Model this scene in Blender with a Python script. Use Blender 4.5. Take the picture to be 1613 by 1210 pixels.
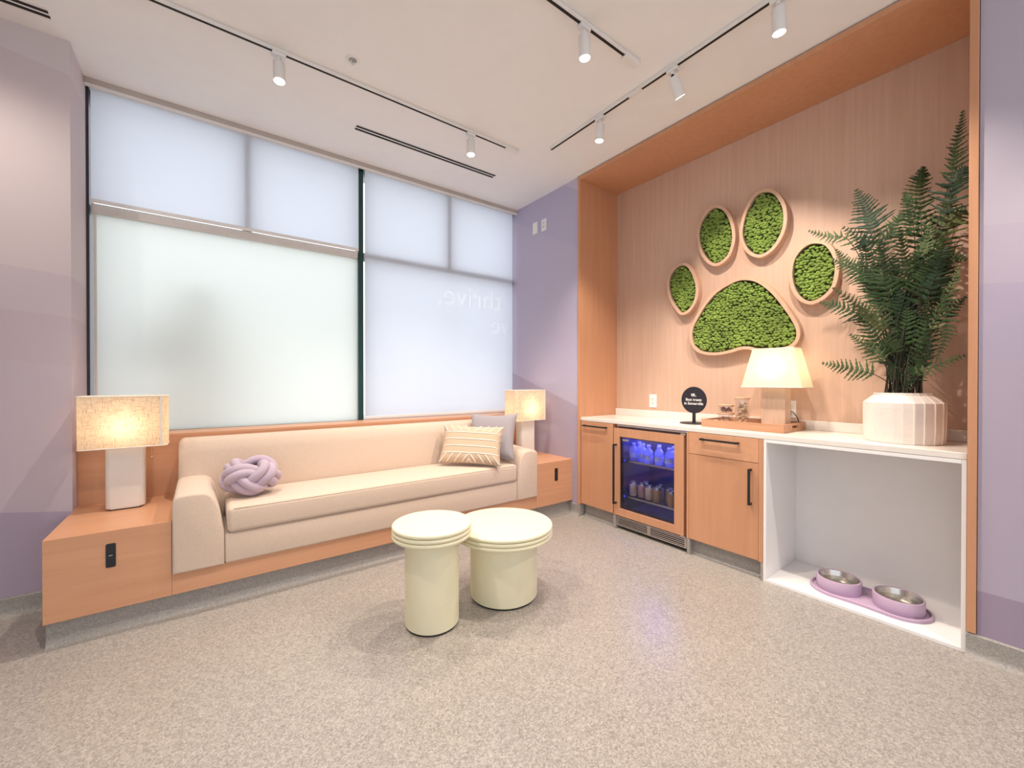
import bpy, bmesh, math, random
from mathutils import Vector, Matrix

# ------------------------------------------------------------------ scene, camera, world, exposure
sc = bpy.context.scene
for o in list(bpy.data.objects): bpy.data.objects.remove(o)
COL = sc.collection
vs = sc.view_settings
vs.view_transform = 'Standard'; vs.look = 'None'; vs.gamma = 1.0; vs.use_curve_mapping = False
vs.exposure = -0.10

cam_d = bpy.data.cameras.new('camera'); cam = bpy.data.objects.new('camera', cam_d); COL.objects.link(cam)
cam_d.sensor_fit = 'HORIZONTAL'; cam_d.sensor_width = 36.0; cam_d.lens = 649.13 * 36.0 / 1613.0
cam_d.clip_start = 0.02
cam.location = (0, 0, 1.243)
cam.rotation_euler = (math.radians(90 - 0.315), 0, math.radians(53.385 - 90))
sc.camera = cam

world = bpy.data.worlds.new('sky'); sc.world = world; world.use_nodes = True
bg = world.node_tree.nodes['Background']
bg.inputs[0].default_value = (0.90, 0.94, 1.0, 1); bg.inputs[1].default_value = 1.9

SPOT_W = 96.0            # watts of a track head
WARM = (1.0, 0.88, 0.76)
R = math.radians

# ------------------------------------------------------------------ materials
MATS = {}
def newmat(name):
    m = bpy.data.materials.new(name); m.use_nodes = True
    nt = m.node_tree; nt.nodes.clear()
    out = nt.nodes.new('ShaderNodeOutputMaterial')
    MATS[name] = m
    return m, nt, out
def N(nt, t, **kw):
    n = nt.nodes.new(t)
    for k, v in kw.items():
        if k.startswith('i_'):
            n.inputs[int(k[2:])].default_value = v
        else: setattr(n, k, v)
    return n
def bsdf(nt, out, col=(0.8, 0.8, 0.8), rough=0.5, metal=0.0, spec=0.5, **kw):
    b = nt.nodes.new('ShaderNodeBsdfPrincipled')
    b.inputs['Base Color'].default_value = (*col, 1); b.inputs['Roughness'].default_value = rough
    b.inputs['Metallic'].default_value = metal; b.inputs['Specular IOR Level'].default_value = spec
    for k, v in kw.items(): b.inputs[k].default_value = v
    nt.links.new(b.outputs[0], out.inputs[0]); return b
def ramp(nt, stops, interp='LINEAR'):
    r = nt.nodes.new('ShaderNodeValToRGB'); cr = r.color_ramp; cr.interpolation = interp
    while len(cr.elements) < len(stops): cr.elements.new(0.5)
    for e, (p, c) in zip(cr.elements, stops): e.position = p; e.color = (*c, 1)
    return r
def coords(nt, scale=(1, 1, 1), kind='Object', rot=(0, 0, 0)):
    tc = nt.nodes.new('ShaderNodeTexCoord'); mp = nt.nodes.new('ShaderNodeMapping')
    mp.inputs['Scale'].default_value = scale; mp.inputs['Rotation'].default_value = rot
    nt.links.new(tc.outputs[kind], mp.inputs[0]); return mp
def noise(nt, mp, scale, detail=4, rough=0.55):
    n = nt.nodes.new('ShaderNodeTexNoise'); n.inputs['Scale'].default_value = scale
    n.inputs['Detail'].default_value = detail; n.inputs['Roughness'].default_value = rough
    nt.links.new(mp.outputs[0], n.inputs['Vector']); return n
def bump(nt, b, src, strength, dist):
    bp = nt.nodes.new('ShaderNodeBump'); bp.inputs['Strength'].default_value = strength
    bp.inputs['Distance'].default_value = dist
    nt.links.new(src, bp.inputs['Height']); nt.links.new(bp.outputs[0], b.inputs['Normal'])
def plain(name, col, rough=0.5, metal=0.0, spec=0.5, grain=0.0, gscale=200, gdist=0.0005, var=0.04, **kw):
    """colour with a faint mottling and optional fine relief"""
    m, nt, out = newmat(name); b = bsdf(nt, out, col, rough, metal, spec, **kw)
    mp = coords(nt); n = noise(nt, mp, 9.0, 3)
    lo = tuple(c * (1 - var) for c in col); hi = tuple(min(1, c * (1 + var)) for c in col)
    r = ramp(nt, [(0.3, lo), (0.7, hi)]); nt.links.new(n.outputs[0], r.inputs[0]); nt.links.new(r.outputs[0], b.inputs['Base Color'])
    if grain:
        g = noise(nt, mp, gscale, 2); bump(nt, b, g.outputs[0], grain, gdist)
    return m
def wood(name, dark, light, scale, rough=0.42, stretch=(1, 1, 0.04)):
    m, nt, out = newmat(name); b = bsdf(nt, out, light, rough, 0, 0.35)
    mp = coords(nt, stretch); n = noise(nt, mp, scale, 6, 0.6)
    mp2 = coords(nt, tuple(s * 0.25 for s in stretch)); n2 = noise(nt, mp2, scale * 0.45, 3)
    mx = N(nt, 'ShaderNodeMath', operation='MULTIPLY_ADD'); nt.links.new(n.outputs[0], mx.inputs[0]); mx.inputs[1].default_value = 0.65
    ml = N(nt, 'ShaderNodeMath', operation='MULTIPLY'); nt.links.new(n2.outputs[0], ml.inputs[0]); ml.inputs[1].default_value = 0.35
    nt.links.new(ml.outputs[0], mx.inputs[2])
    r = ramp(nt, [(0.33, dark), (0.66, light)]); nt.links.new(mx.outputs[0], r.inputs[0]); nt.links.new(r.outputs[0], b.inputs['Base Color'])
    bump(nt, b, n.outputs[0], 0.08, 0.001)
    return m
def fabric(name, col, var=0.07, weave=520, rough=0.95):
    m, nt, out = newmat(name); b = bsdf(nt, out, col, rough, 0, 0.1)
    b.inputs['Sheen Weight'].default_value = 0.25
    mh = coords(nt, (1, 1, 6)); mv = coords(nt, (6, 6, 1))
    a = noise(nt, mh, 60, 4); c = noise(nt, mv, 60, 4)
    ad = N(nt, 'ShaderNodeMath', operation='ADD'); nt.links.new(a.outputs[0], ad.inputs[0]); nt.links.new(c.outputs[0], ad.inputs[1])
    hf = N(nt, 'ShaderNodeMath', operation='MULTIPLY'); nt.links.new(ad.outputs[0], hf.inputs[0]); hf.inputs[1].default_value = 0.5
    r = ramp(nt, [(0.35, tuple(x * (1 - var) for x in col)), (0.65, tuple(min(1, x * (1 + var)) for x in col))])
    nt.links.new(hf.outputs[0], r.inputs[0]); nt.links.new(r.outputs[0], b.inputs['Base Color'])
    w = noise(nt, coords(nt), weave, 1); bump(nt, b, w.outputs[0], 0.25, 0.0008)
    return m
def emit(name, col, strength):
    m, nt, out = newmat(name); e = nt.nodes.new('ShaderNodeEmission')
    e.inputs[0].default_value = (*col, 1); e.inputs[1].default_value = strength
    nt.links.new(e.outputs[0], out.inputs[0]); return m
def seethrough(name, tint, gloss=0.12, rough=0.03, body=0.0, bodycol=(0.8, 0.8, 0.8)):
    """clear pane or jar: tinted transparency, fresnel gloss, optional milky body"""
    m, nt, out = newmat(name)
    t = nt.nodes.new('ShaderNodeBsdfTransparent'); t.inputs[0].default_value = (*tint, 1)
    g = nt.nodes.new('ShaderNodeBsdfGlossy'); g.inputs['Roughness'].default_value = rough; g.inputs[0].default_value = (1, 1, 1, 1)
    lw = nt.nodes.new('ShaderNodeLayerWeight'); lw.inputs[0].default_value = 0.5
    pw = N(nt, 'ShaderNodeMath', operation='POWER'); nt.links.new(lw.outputs['Facing'], pw.inputs[0]); pw.inputs[1].default_value = 4.0
    ml = N(nt, 'ShaderNodeMath', operation='MULTIPLY_ADD'); nt.links.new(pw.outputs[0], ml.inputs[0]); ml.inputs[1].default_value = 0.55; ml.inputs[2].default_value = gloss * 0.35
    mx = nt.nodes.new('ShaderNodeMixShader'); nt.links.new(ml.outputs[0], mx.inputs[0])
    last = t
    if body > 0:
        d = nt.nodes.new('ShaderNodeBsdfDiffuse'); d.inputs[0].default_value = (*bodycol, 1)
        tl = nt.nodes.new('ShaderNodeBsdfTranslucent'); tl.inputs[0].default_value = (*bodycol, 1)
        dm = nt.nodes.new('ShaderNodeMixShader'); dm.inputs[0].default_value = 0.5
        nt.links.new(d.outputs[0], dm.inputs[1]); nt.links.new(tl.outputs[0], dm.inputs[2])
        bm_ = nt.nodes.new('ShaderNodeMixShader'); bm_.inputs[0].default_value = body
        nt.links.new(t.outputs[0], bm_.inputs[1]); nt.links.new(dm.outputs[0], bm_.inputs[2]); last = bm_
    nt.links.new(last.outputs[0], mx.inputs[1]); nt.links.new(g.outputs[0], mx.inputs[2]); nt.links.new(mx.outputs[0], out.inputs[0])
    return m
def sheer(name, col, trans, fibres=0.0, gloss=0.0, clear=0.0):
    """thin cloth or frosted film: diffuse reflection + diffuse transmission"""
    m, nt, out = newmat(name)
    d = nt.nodes.new('ShaderNodeBsdfDiffuse'); tl = nt.nodes.new('ShaderNodeBsdfTranslucent')
    d.inputs[0].default_value = (*col, 1); tl.inputs[0].default_value = (*col, 1)
    mx = nt.nodes.new('ShaderNodeMixShader'); mx.inputs[0].default_value = trans
    nt.links.new(d.outputs[0], mx.inputs[1]); nt.links.new(tl.outputs[0], mx.inputs[2])
    last = mx
    if fibres:
        a = noise(nt, coords(nt, (1, 1, 14)), 26, 5, 0.75); c = noise(nt, coords(nt, (14, 14, 1)), 26, 5, 0.75)
        mn = N(nt, 'ShaderNodeMath', operation='MAXIMUM'); nt.links.new(a.outputs[0], mn.inputs[0]); nt.links.new(c.outputs[0], mn.inputs[1])
        r = ramp(nt, [(0.53, col), (0.66, tuple(x * y for x, y in zip(col, (1 - fibres * .6, 1 - fibres, 1 - fibres * 1.2))))])
        nt.links.new(mn.outputs[0], r.inputs[0]); nt.links.new(r.outputs[0], d.inputs[0]); nt.links.new(r.outputs[0], tl.inputs[0])
    if gloss:
        g = nt.nodes.new('ShaderNodeBsdfGlossy'); g.inputs['Roughness'].default_value = 0.25
        m2 = nt.nodes.new('ShaderNodeMixShader'); m2.inputs[0].default_value = gloss
        nt.links.new(last.outputs[0], m2.inputs[1]); nt.links.new(g.outputs[0], m2.inputs[2]); last = m2
    nt.links.new(last.outputs[0], out.inputs[0]); return m
def mural(name, axis, lines, cols, rough=0.75):
    """painted wall: flat bands of colour meeting at sloping lines z = a + b*s"""
    m, nt, out = newmat(name); b = bsdf(nt, out, cols[0], rough, 0, 0.25)
    g = nt.nodes.new('ShaderNodeNewGeometry'); sp = nt.nodes.new('ShaderNodeSeparateXYZ'); nt.links.new(g.outputs['Position'], sp.inputs[0])
    acc = None
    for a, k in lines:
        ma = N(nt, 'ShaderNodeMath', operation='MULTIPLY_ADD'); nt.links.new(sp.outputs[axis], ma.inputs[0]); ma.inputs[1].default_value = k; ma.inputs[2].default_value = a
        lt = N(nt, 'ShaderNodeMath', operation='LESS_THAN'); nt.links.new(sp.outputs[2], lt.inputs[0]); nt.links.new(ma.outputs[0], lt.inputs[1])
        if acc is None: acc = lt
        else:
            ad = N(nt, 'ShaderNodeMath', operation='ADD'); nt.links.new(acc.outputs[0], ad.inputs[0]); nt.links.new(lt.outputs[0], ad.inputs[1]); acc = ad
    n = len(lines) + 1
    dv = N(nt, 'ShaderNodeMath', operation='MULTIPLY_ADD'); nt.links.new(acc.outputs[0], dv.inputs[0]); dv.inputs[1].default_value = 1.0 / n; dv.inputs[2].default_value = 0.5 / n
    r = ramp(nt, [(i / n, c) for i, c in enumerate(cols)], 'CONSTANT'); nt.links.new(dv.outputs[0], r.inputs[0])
    nt.links.new(r.outputs[0], b.inputs['Base Color'])
    nz = noise(nt, coords(nt), 140, 2); bump(nt, b, nz.outputs[0], 0.06, 0.001)
    return m

# floor: trowelled resin with fine worm-like flakes
def resin(name, base, rough, dark=0.68, light=1.24):
    m, nt, out = newmat(name); b = bsdf(nt, out, base, rough, 0, 0.5)
    mp = coords(nt)
    wn = noise(nt, mp, 60, 2); vm = nt.nodes.new('ShaderNodeVectorMath'); vm.operation = 'MULTIPLY_ADD'
    nt.links.new(wn.outputs['Color'], vm.inputs[0]); vm.inputs[1].default_value = (0.03, 0.03, 0.03); nt.links.new(mp.outputs[0], vm.inputs[2])
    v = nt.nodes.new('ShaderNodeTexVoronoi'); v.inputs['Scale'].default_value = 195; nt.links.new(vm.outputs[0], v.inputs['Vector'])
    sp = nt.nodes.new('ShaderNodeSeparateColor'); nt.links.new(v.outputs['Color'], sp.inputs[0])
    r = ramp(nt, [(0.0, tuple(c * dark for c in base)), (0.5, base), (0.85, tuple(min(1, c * light) for c in base)), (1.0, tuple(min(1, c * (light + .12)) for c in base))])
    nt.links.new(sp.outputs[0], r.inputs[0])
    nb = noise(nt, mp, 1.3, 3); r2 = ramp(nt, [(0.3, (0.93, 0.93, 0.93)), (0.7, (1, 1, 1))]); nt.links.new(nb.outputs[0], r2.inputs[0])
    mx = nt.nodes.new('ShaderNodeMixRGB'); mx.blend_type = 'MULTIPLY'; mx.inputs[0].default_value = 1; nt.links.new(r.outputs[0], mx.inputs[1]); nt.links.new(r2.outputs[0], mx.inputs[2])
    nt.links.new(mx.outputs[0], b.inputs['Base Color']); bump(nt, b, sp.outputs[0], 0.05, 0.001)
    return m

resin('floor_resin', (0.365, 0.33, 0.297), 0.31)
resin('cove_resin', (0.33, 0.305, 0.28), 0.5, 0.82, 1.12)
plain('ceiling_paint', (0.86, 0.835, 0.815), 0.9, grain=0.1, gscale=160, var=0.01)
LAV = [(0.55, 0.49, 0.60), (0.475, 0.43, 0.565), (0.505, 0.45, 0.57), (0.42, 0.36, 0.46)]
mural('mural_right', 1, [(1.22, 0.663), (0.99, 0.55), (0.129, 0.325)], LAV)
mural('mural_front_right', 1, [(1.90, 0.17), (1.65, 0.14), (1.333, 0.06), (0.303, 0.0)], [(0.47, 0.42, 0.50), (0.455, 0.395, 0.49), (0.42, 0.365, 0.475), (0.43, 0.37, 0.46), (0.335, 0.27, 0.36)])  # same lilac paint taken darker here to dim this wall's light
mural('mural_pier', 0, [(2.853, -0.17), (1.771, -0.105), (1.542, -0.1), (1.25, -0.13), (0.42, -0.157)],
      [(0.64, 0.57, 0.575), (0.60, 0.52, 0.535), (0.555, 0.475, 0.51), (0.53, 0.44, 0.485), (0.54, 0.455, 0.515), (0.42, 0.345, 0.44)])  # same lilac paint taken lighter here to stand in for light on the pier
plain('offwhite_paint', (0.72, 0.68, 0.66), 0.9, var=0.01)
wood('orange_wood', (0.585, 0.295, 0.165), (0.66, 0.35, 0.205), 26, 0.38, (0.06, 1, 1))
wood('orange_wood_upright', (0.54, 0.265, 0.145), (0.61, 0.31, 0.175), 26, 0.40, (1, 1, 0.05))
wood('pale_wood_panel', (0.56, 0.365, 0.265), (0.655, 0.45, 0.34), 42, 0.5, (1, 1, 0.035))
wood('pale_wood', (0.55, 0.34, 0.225), (0.66, 0.44, 0.31), 30, 0.5, (1, 1, 0.4))
wood('tray_wood', (0.45, 0.225, 0.125), (0.57, 0.31, 0.185), 40, 0.45, (1, 0.06, 1))
wood('lamp_wood', (0.52, 0.35, 0.25), (0.64, 0.46, 0.34), 38, 0.6, (1, 1, 0.15))
fabric('sofa_linen', (0.66, 0.52, 0.415))
fabric('lilac_knit', (0.50, 0.40, 0.485), 0.04)
fabric('grey_lilac_cotton', (0.36, 0.32, 0.34), 0.05)
fabric('tan_cotton', (0.60, 0.44, 0.31), 0.06)
plain('cream_cord', (0.86, 0.80, 0.72), 0.9, grain=0.3, gscale=500)
plain('cream_lacquer', (0.79, 0.735, 0.52), 0.4, spec=0.35, grain=0.05, gscale=400, var=0.015)
plain('white_quartz', (0.80, 0.74, 0.68), 0.22, var=0.02)
plain('white_laminate', (0.85, 0.82, 0.81), 0.45, var=0.01)
plain('white_plastic', (0.82, 0.80, 0.78), 0.4, var=0.01)
plain('white_metal', (0.80, 0.77, 0.74), 0.45, var=0.01)
plain('black_metal', (0.012, 0.012, 0.014), 0.45)
plain('black_slot', (0.015, 0.01, 0.008), 0.8)
plain('sign_black', (0.012, 0.010, 0.018), 0.55)
plain('teal_frame', (0.006, 0.045, 0.043), 0.35)
plain('dark_frame', (0.03, 0.03, 0.04), 0.4)
plain('grey_frame', (0.40, 0.375, 0.355), 0.5)
plain('light_frame', (0.66, 0.62, 0.59), 0.5)
plain('fascia_paint', (0.50, 0.44, 0.40), 0.7)
plain('steel', (0.62, 0.58, 0.55), 0.25, 1.0)
plain('brushed_steel', (0.55, 0.52, 0.50), 0.4, 1.0)
plain('lilac_silicone', (0.50, 0.36, 0.50), 0.5, var=0.02)
plain('plaster_pot', (0.76, 0.68, 0.62), 0.85, grain=0.35, gscale=60, gdist=0.003, var=0.03)
plain('stone_lamp', (0.78, 0.72, 0.66), 0.8, grain=0.3, gscale=120, gdist=0.001, var=0.03)
plain('soil', (0.05, 0.03, 0.02), 0.95, grain=0.6, gscale=90, gdist=0.01)
plain('fern_leaf', (0.034, 0.066, 0.022), 0.6, spec=0.25, var=0.45)
plain('fern_leaf_pale', (0.085, 0.12, 0.045), 0.6, spec=0.25, var=0.35)
plain('fern_leaf_dark', (0.018, 0.042, 0.018), 0.55, spec=0.3, var=0.4)
plain('fern_stem', (0.035, 0.035, 0.018), 0.6, var=0.2)
plain('moss', (0.185, 0.27, 0.05), 0.9, grain=0.25, gscale=220, gdist=0.002, var=0.3)
plain('moss_bed', (0.03, 0.055, 0.01), 0.95)
plain('biscuit', (0.62, 0.42, 0.25), 0.8, grain=0.4, gscale=150, gdist=0.001, var=0.15)
plain('jerky', (0.20, 0.035, 0.02), 0.6, var=0.3)
plain('fridge_liner', (0.10, 0.10, 0.13), 0.35, 0.3)
plain('can_label_tan', (0.62, 0.45, 0.33), 0.4, var=0.3)
plain('can_label_pink', (0.55, 0.30, 0.27), 0.4, var=0.3)
plain('can_label_copper', (0.45, 0.24, 0.13), 0.35, 0.3, var=0.3)
plain('bottle_label', (0.55, 0.58, 0.75), 0.5, var=0.1)
plain('pavement_stone', (0.55, 0.54, 0.52), 0.9, var=0.08)
plain('coat_cloth', (0.30, 0.29, 0.30), 0.9)
plain('skin', (0.55, 0.33, 0.26), 0.6)
emit('bulb_glow', (1.0, 0.78, 0.52), 27.0)
emit('lens_glow', (1.0, 0.88, 0.68), 30.0)
emit('blue_led', (0.10, 0.12, 1.0), 60.0)
emit('blue_led_side', (0.04, 0.05, 1.0), 5.0)
sheer('shade_linen', (0.92, 0.80, 0.63), 0.55, 0.62)
sheer('shade_cream', (0.92, 0.85, 0.66), 0.5, 0.0)
sheer('roller_fabric', (0.92, 0.94, 0.985), 0.80)
sheer('roller_print', (0.97, 0.985, 1.0), 0.86)
sheer('frosted_film', (0.93, 0.96, 0.935), 0.78)
seethrough('clear_glass', (0.97, 0.98, 0.98), 0.12)
seethrough('door_glass', (0.80, 0.82, 0.88), 0.10)
seethrough('jar_glass', (0.93, 0.93, 0.92), 0.25, 0.03, 0.10, (0.9, 0.88, 0.85))
seethrough('bottle_clear', (0.86, 0.88, 0.95), 0.30, 0.08, 0.35, (0.75, 0.78, 0.9))
seethrough('water', (0.80, 0.78, 0.72), 0.25)

# ------------------------------------------------------------------ mesh helpers (all take world coordinates)
def BM(): return bmesh.new()
def box(bm, x0, x1, y0, y1, z0, z1, bev=0.0, seg=2):
    r = bmesh.ops.create_cube(bm, size=1.0)
    M = Matrix.Translation(((x0 + x1) / 2, (y0 + y1) / 2, (z0 + z1) / 2)) @ Matrix.Diagonal((x1 - x0, y1 - y0, z1 - z0, 1))
    bmesh.ops.transform(bm, matrix=M, verts=r['verts'])
    if bev > 0:
        es = list({e for v in r['verts'] for e in v.link_edges})
        bmesh.ops.bevel(bm, geom=es, offset=bev, segments=seg, profile=0.5, affect='EDGES')
    return bm
def B(*a, **k): return box(BM(), *a, **k)
def lathe(bm, prof, c=(0, 0, 0), seg=32, ax='z'):
    """prof: list of (radius, height); closed with caps where the radius is 0"""
    rings = []
    for r, h in prof:
        if r <= 1e-6: rings.append([bm.verts.new((0, 0, h))])
        else: rings.append([bm.verts.new((r * math.cos(2 * math.pi * i / seg), r * math.sin(2 * math.pi * i / seg), h)) for i in range(seg)])
    vs_ = [v for r in rings for v in r]
    for a, b in zip(rings, rings[1:]):
        if len(a) == 1 and len(b) == 1: continue
        for i in range(seg):
            j = (i + 1) % seg
            if len(a) == 1: bm.faces.new((a[0], b[j], b[i]))
            elif len(b) == 1: bm.faces.new((a[i], a[j], b[0]))
            else: bm.faces.new((a[i], a[j], b[j], b[i]))
    if ax == 'x': bmesh.ops.transform(bm, matrix=Matrix.Rotation(-math.pi / 2, 4, 'Y'), verts=vs_)   # height -> -x
    if ax == 'y': bmesh.ops.transform(bm, matrix=Matrix.Rotation(math.pi / 2, 4, 'X'), verts=vs_)     # height -> -y
    bmesh.ops.translate(bm, vec=Vector(c), verts=vs_)
    return bm
def tube(bm, pts, rad, seg=8, closed=False, cap=True):
    pts = [Vector(p) for p in pts]; n = len(pts)
    rads = rad if isinstance(rad, (list, tuple)) else [rad] * n
    tang = []
    for i in range(n):
        a = pts[(i - 1) % n] if closed or i > 0 else pts[i]; b = pts[(i + 1) % n] if closed or i < n - 1 else pts[i]
        tang.append((b - a).normalized())
    ref = Vector((0, 0, 1)) if abs(tang[0].z) < 0.9 else Vector((1, 0, 0))
    nrm = (ref - tang[0] * ref.dot(tang[0])).normalized(); frames = [nrm]
    for i in range(1, n):
        nrm = (nrm - tang[i] * nrm.dot(tang[i])).normalized(); frames.append(nrm)
    twist = 0.0
    if closed:
        e = (frames[-1] - tang[0] * frames[-1].dot(tang[0])).normalized(); s = frames[0]
        twist = math.atan2(e.cross(s).dot(tang[0]), e.dot(s))
    rings = []
    for i in range(n):
        a = frames[i]; b = tang[i].cross(a); tw = twist * i / n
        rings.append([bm.verts.new(pts[i] + (a * math.cos(2 * math.pi * k / seg + tw) + b * math.sin(2 * math.pi * k / seg + tw)) * rads[i]) for k in range(seg)])
    for i in range(n if closed else n - 1):
        a, b = rings[i], rings[(i + 1) % n]
        for k in range(seg): bm.faces.new((a[k], a[(k + 1) % seg], b[(k + 1) % seg], b[k]))
    if cap and not closed:
        bm.faces.new(list(reversed(rings[0]))); bm.faces.new(rings[-1])
    return bm
def prism(bm, poly, a0, a1, plane='xz', bev=0.0, seg=2):
    """extrude a closed 2-D outline from a0 to a1 along the missing axis"""
    def P(p, a):
        if plane == 'xz': return (p[0], a, p[1])
        if plane == 'yz': return (a, p[0], p[1])
        return (p[0], p[1], a)
    A = [bm.verts.new(P(p, a0)) for p in poly]; C = [bm.verts.new(P(p, a1)) for p in poly]; n = len(poly)
    f1 = bm.faces.new(A); f2 = bm.faces.new(list(reversed(C)))
    for i in range(n): bm.faces.new((A[(i + 1) % n], A[i], C[i], C[(i + 1) % n]))
    if bev:
        es = list(f1.edges) + list(f2.edges)
        bmesh.ops.bevel(bm, geom=es, offset=bev, segments=seg, profile=0.5, affect='EDGES')
    return bm
def rrect(w, h, r, seg=6, c=(0, 0)):
    pts = []
    for cx, cy, a0 in ((w / 2 - r, h / 2 - r, 0), (-w / 2 + r, h / 2 - r, 90), (-w / 2 + r, -h / 2 + r, 180), (w / 2 - r, -h / 2 + r, 270)):
        for i in range(seg + 1):
            a = R(a0 + 90 * i / seg); pts.append((c[0] + cx + r * math.cos(a), c[1] + cy + r * math.sin(a)))
    return pts
def smooth_loop(P, sub=5):
    n = len(P); out = []
    for i in range(n):
        p0, p1, p2, p3 = P[i - 1], P[i], P[(i + 1) % n], P[(i + 2) % n]
        for k in range(sub):
            t = k / sub
            out.append(tuple(0.5 * (2 * b + (c - a) * t + (2 * a - 5 * b + 4 * c - d) * t * t + (3 * b - a - 3 * c + d) * t ** 3) for a, b, c, d in zip(p0, p1, p2, p3)))
    return out
def smooth_path(P, sub=6):
    P = [Vector(p) for p in P]; Q = [P[0] * 2 - P[1]] + P + [P[-1] * 2 - P[-2]]; out = []
    for i in range(1, len(Q) - 2):
        a, b, c, d = Q[i - 1], Q[i], Q[i + 1], Q[i + 2]
        for k in range(sub):
            t = k / sub
            out.append(0.5 * (2 * b + (c - a) * t + (2 * a - 5 * b + 4 * c - d) * t * t + (3 * b - a - 3 * c + d) * t ** 3))
    out.append(P[-1]); return out
def offset_loop(P, d):
    n = len(P); area = sum(P[i][0] * P[(i + 1) % n][1] - P[(i + 1) % n][0] * P[i][1] for i in range(n)); s = 1 if area > 0 else -1
    out = []
    for i in range(n):
        a, b = Vector(P[i - 1]), Vector(P[(i + 1) % n]); t = (b - a).normalized()
        out.append((P[i][0] + s * t.y * d, P[i][1] - s * t.x * d))
    return out
def inside(p, P):
    c = False; n = len(P); j = n - 1
    for i in range(n):
        if (P[i][1] > p[1]) != (P[j][1] > p[1]) and p[0] < (P[j][0] - P[i][0]) * (p[1] - P[i][1]) / (P[j][1] - P[i][1]) + P[i][0]: c = not c
        j = i
    return c

# ------------------------------------------------------------------ object helpers
def worldloc(o):
    v = Vector((0, 0, 0))
    while o is not None: v = v + o.location; o = o.parent
    return v
def obj(name, bm, mat, parent=None, smooth=None, local=False):
    me = bpy.data.meshes.new(name)
    if parent is not None and not local: bmesh.ops.translate(bm, vec=-worldloc(parent), verts=bm.verts)
    bmesh.ops.recalc_face_normals(bm, faces=bm.faces)
    bm.to_mesh(me); bm.free()
    o = bpy.data.objects.new(name, me); COL.objects.link(o)
    me.materials.append(MATS[mat])
    if parent is not None: o.parent = parent
    if smooth:
        for p in me.polygons: p.use_smooth = True
        if smooth != 1: me.set_sharp_from_angle(angle=R(smooth))
    return o
def tag(o, label, cat, group=None):
    o['label'] = label; o['category'] = cat
    if group: o['group'] = group
    return o
def thing(name, label, cat, loc=(0, 0, 0), rotz=0.0, group=None):
    o = bpy.data.objects.new(name, None); COL.objects.link(o); o.location = loc; o.rotation_euler = (0, 0, rotz); o.empty_display_size = 0.05
    return tag(o, label, cat, group)
def struct(name, bm, mat, parent=None, smooth=None):
    o = obj(name, bm, mat, parent, smooth); o['kind'] = 'structure'; return o
def sroot(name, loc=(0, 0, 0)):
    o = bpy.data.objects.new(name, None); COL.objects.link(o); o.location = loc; o['kind'] = 'structure'; return o
def dup(root, loc, rotz=0.0, label=None, group=None):
    r = root.copy(); COL.objects.link(r); r.location = loc; r.rotation_euler = (0, 0, rotz)
    if label: r['label'] = label
    if group: r['group'] = group
    for ch in list(root.children):
        c = ch.copy(); COL.objects.link(c); c.parent = r
        for g in list(ch.children):
            d = g.copy(); COL.objects.link(d); d.parent = c
    return r
def light(name, kind, loc, energy, col, parent=None, **kw):
    l = bpy.data.lights.new(name, kind); l.energy = energy; l.color = col
    for k, v in kw.items(): setattr(l, k, v)
    o = bpy.data.objects.new(name, l); COL.objects.link(o)
    o.location = loc if parent is None else Vector(loc) - worldloc(parent)
    if parent is not None: o.parent = parent
    return o
def text_mesh(body, size, align='CENTER', extrude=0.0, bold=0.0):
    cu = bpy.data.curves.new('lettering', 'FONT'); cu.body = body; cu.size = size; cu.align_x = align; cu.extrude = extrude; cu.offset = bold
    to = bpy.data.objects.new('lettering', cu); COL.objects.link(to)
    dg = bpy.context.evaluated_depsgraph_get(); me = bpy.data.meshes.new_from_object(to.evaluated_get(dg))
    bm = BM(); bm.from_mesh(me); bpy.data.objects.remove(to); bpy.data.meshes.remove(me); bpy.data.curves.remove(cu)
    return bm

# ================================================================== THE ROOM
XR, XB, ZC = 2.785, 3.30, 3.145          # face of the right wall, back of the niche, ceiling
YG = 3.74                                # window frame plane
struct('floor', B(-2.8, 3.5, -2.8, 3.95, -0.1, 0.0), 'floor_resin')
struct('ceiling', B(-2.8, 3.5, -2.8, 3.65, ZC, ZC + 0.12), 'ceiling_paint')
struct('trim_1', B(-0.7, 2.9, 3.65, 3.95, ZC + 0.10, ZC + 0.2), 'ceiling_paint')            # top of the shade pocket
# pier to the left of the window
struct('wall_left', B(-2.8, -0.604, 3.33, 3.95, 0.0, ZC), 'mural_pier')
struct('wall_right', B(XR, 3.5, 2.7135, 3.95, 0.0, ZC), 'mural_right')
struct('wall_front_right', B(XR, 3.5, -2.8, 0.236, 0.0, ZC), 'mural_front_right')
struct('wall_behind_niche', B(XB + 0.03, 3.5, 0.236, 2.7135, 0.0, ZC), 'offwhite_paint')
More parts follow.
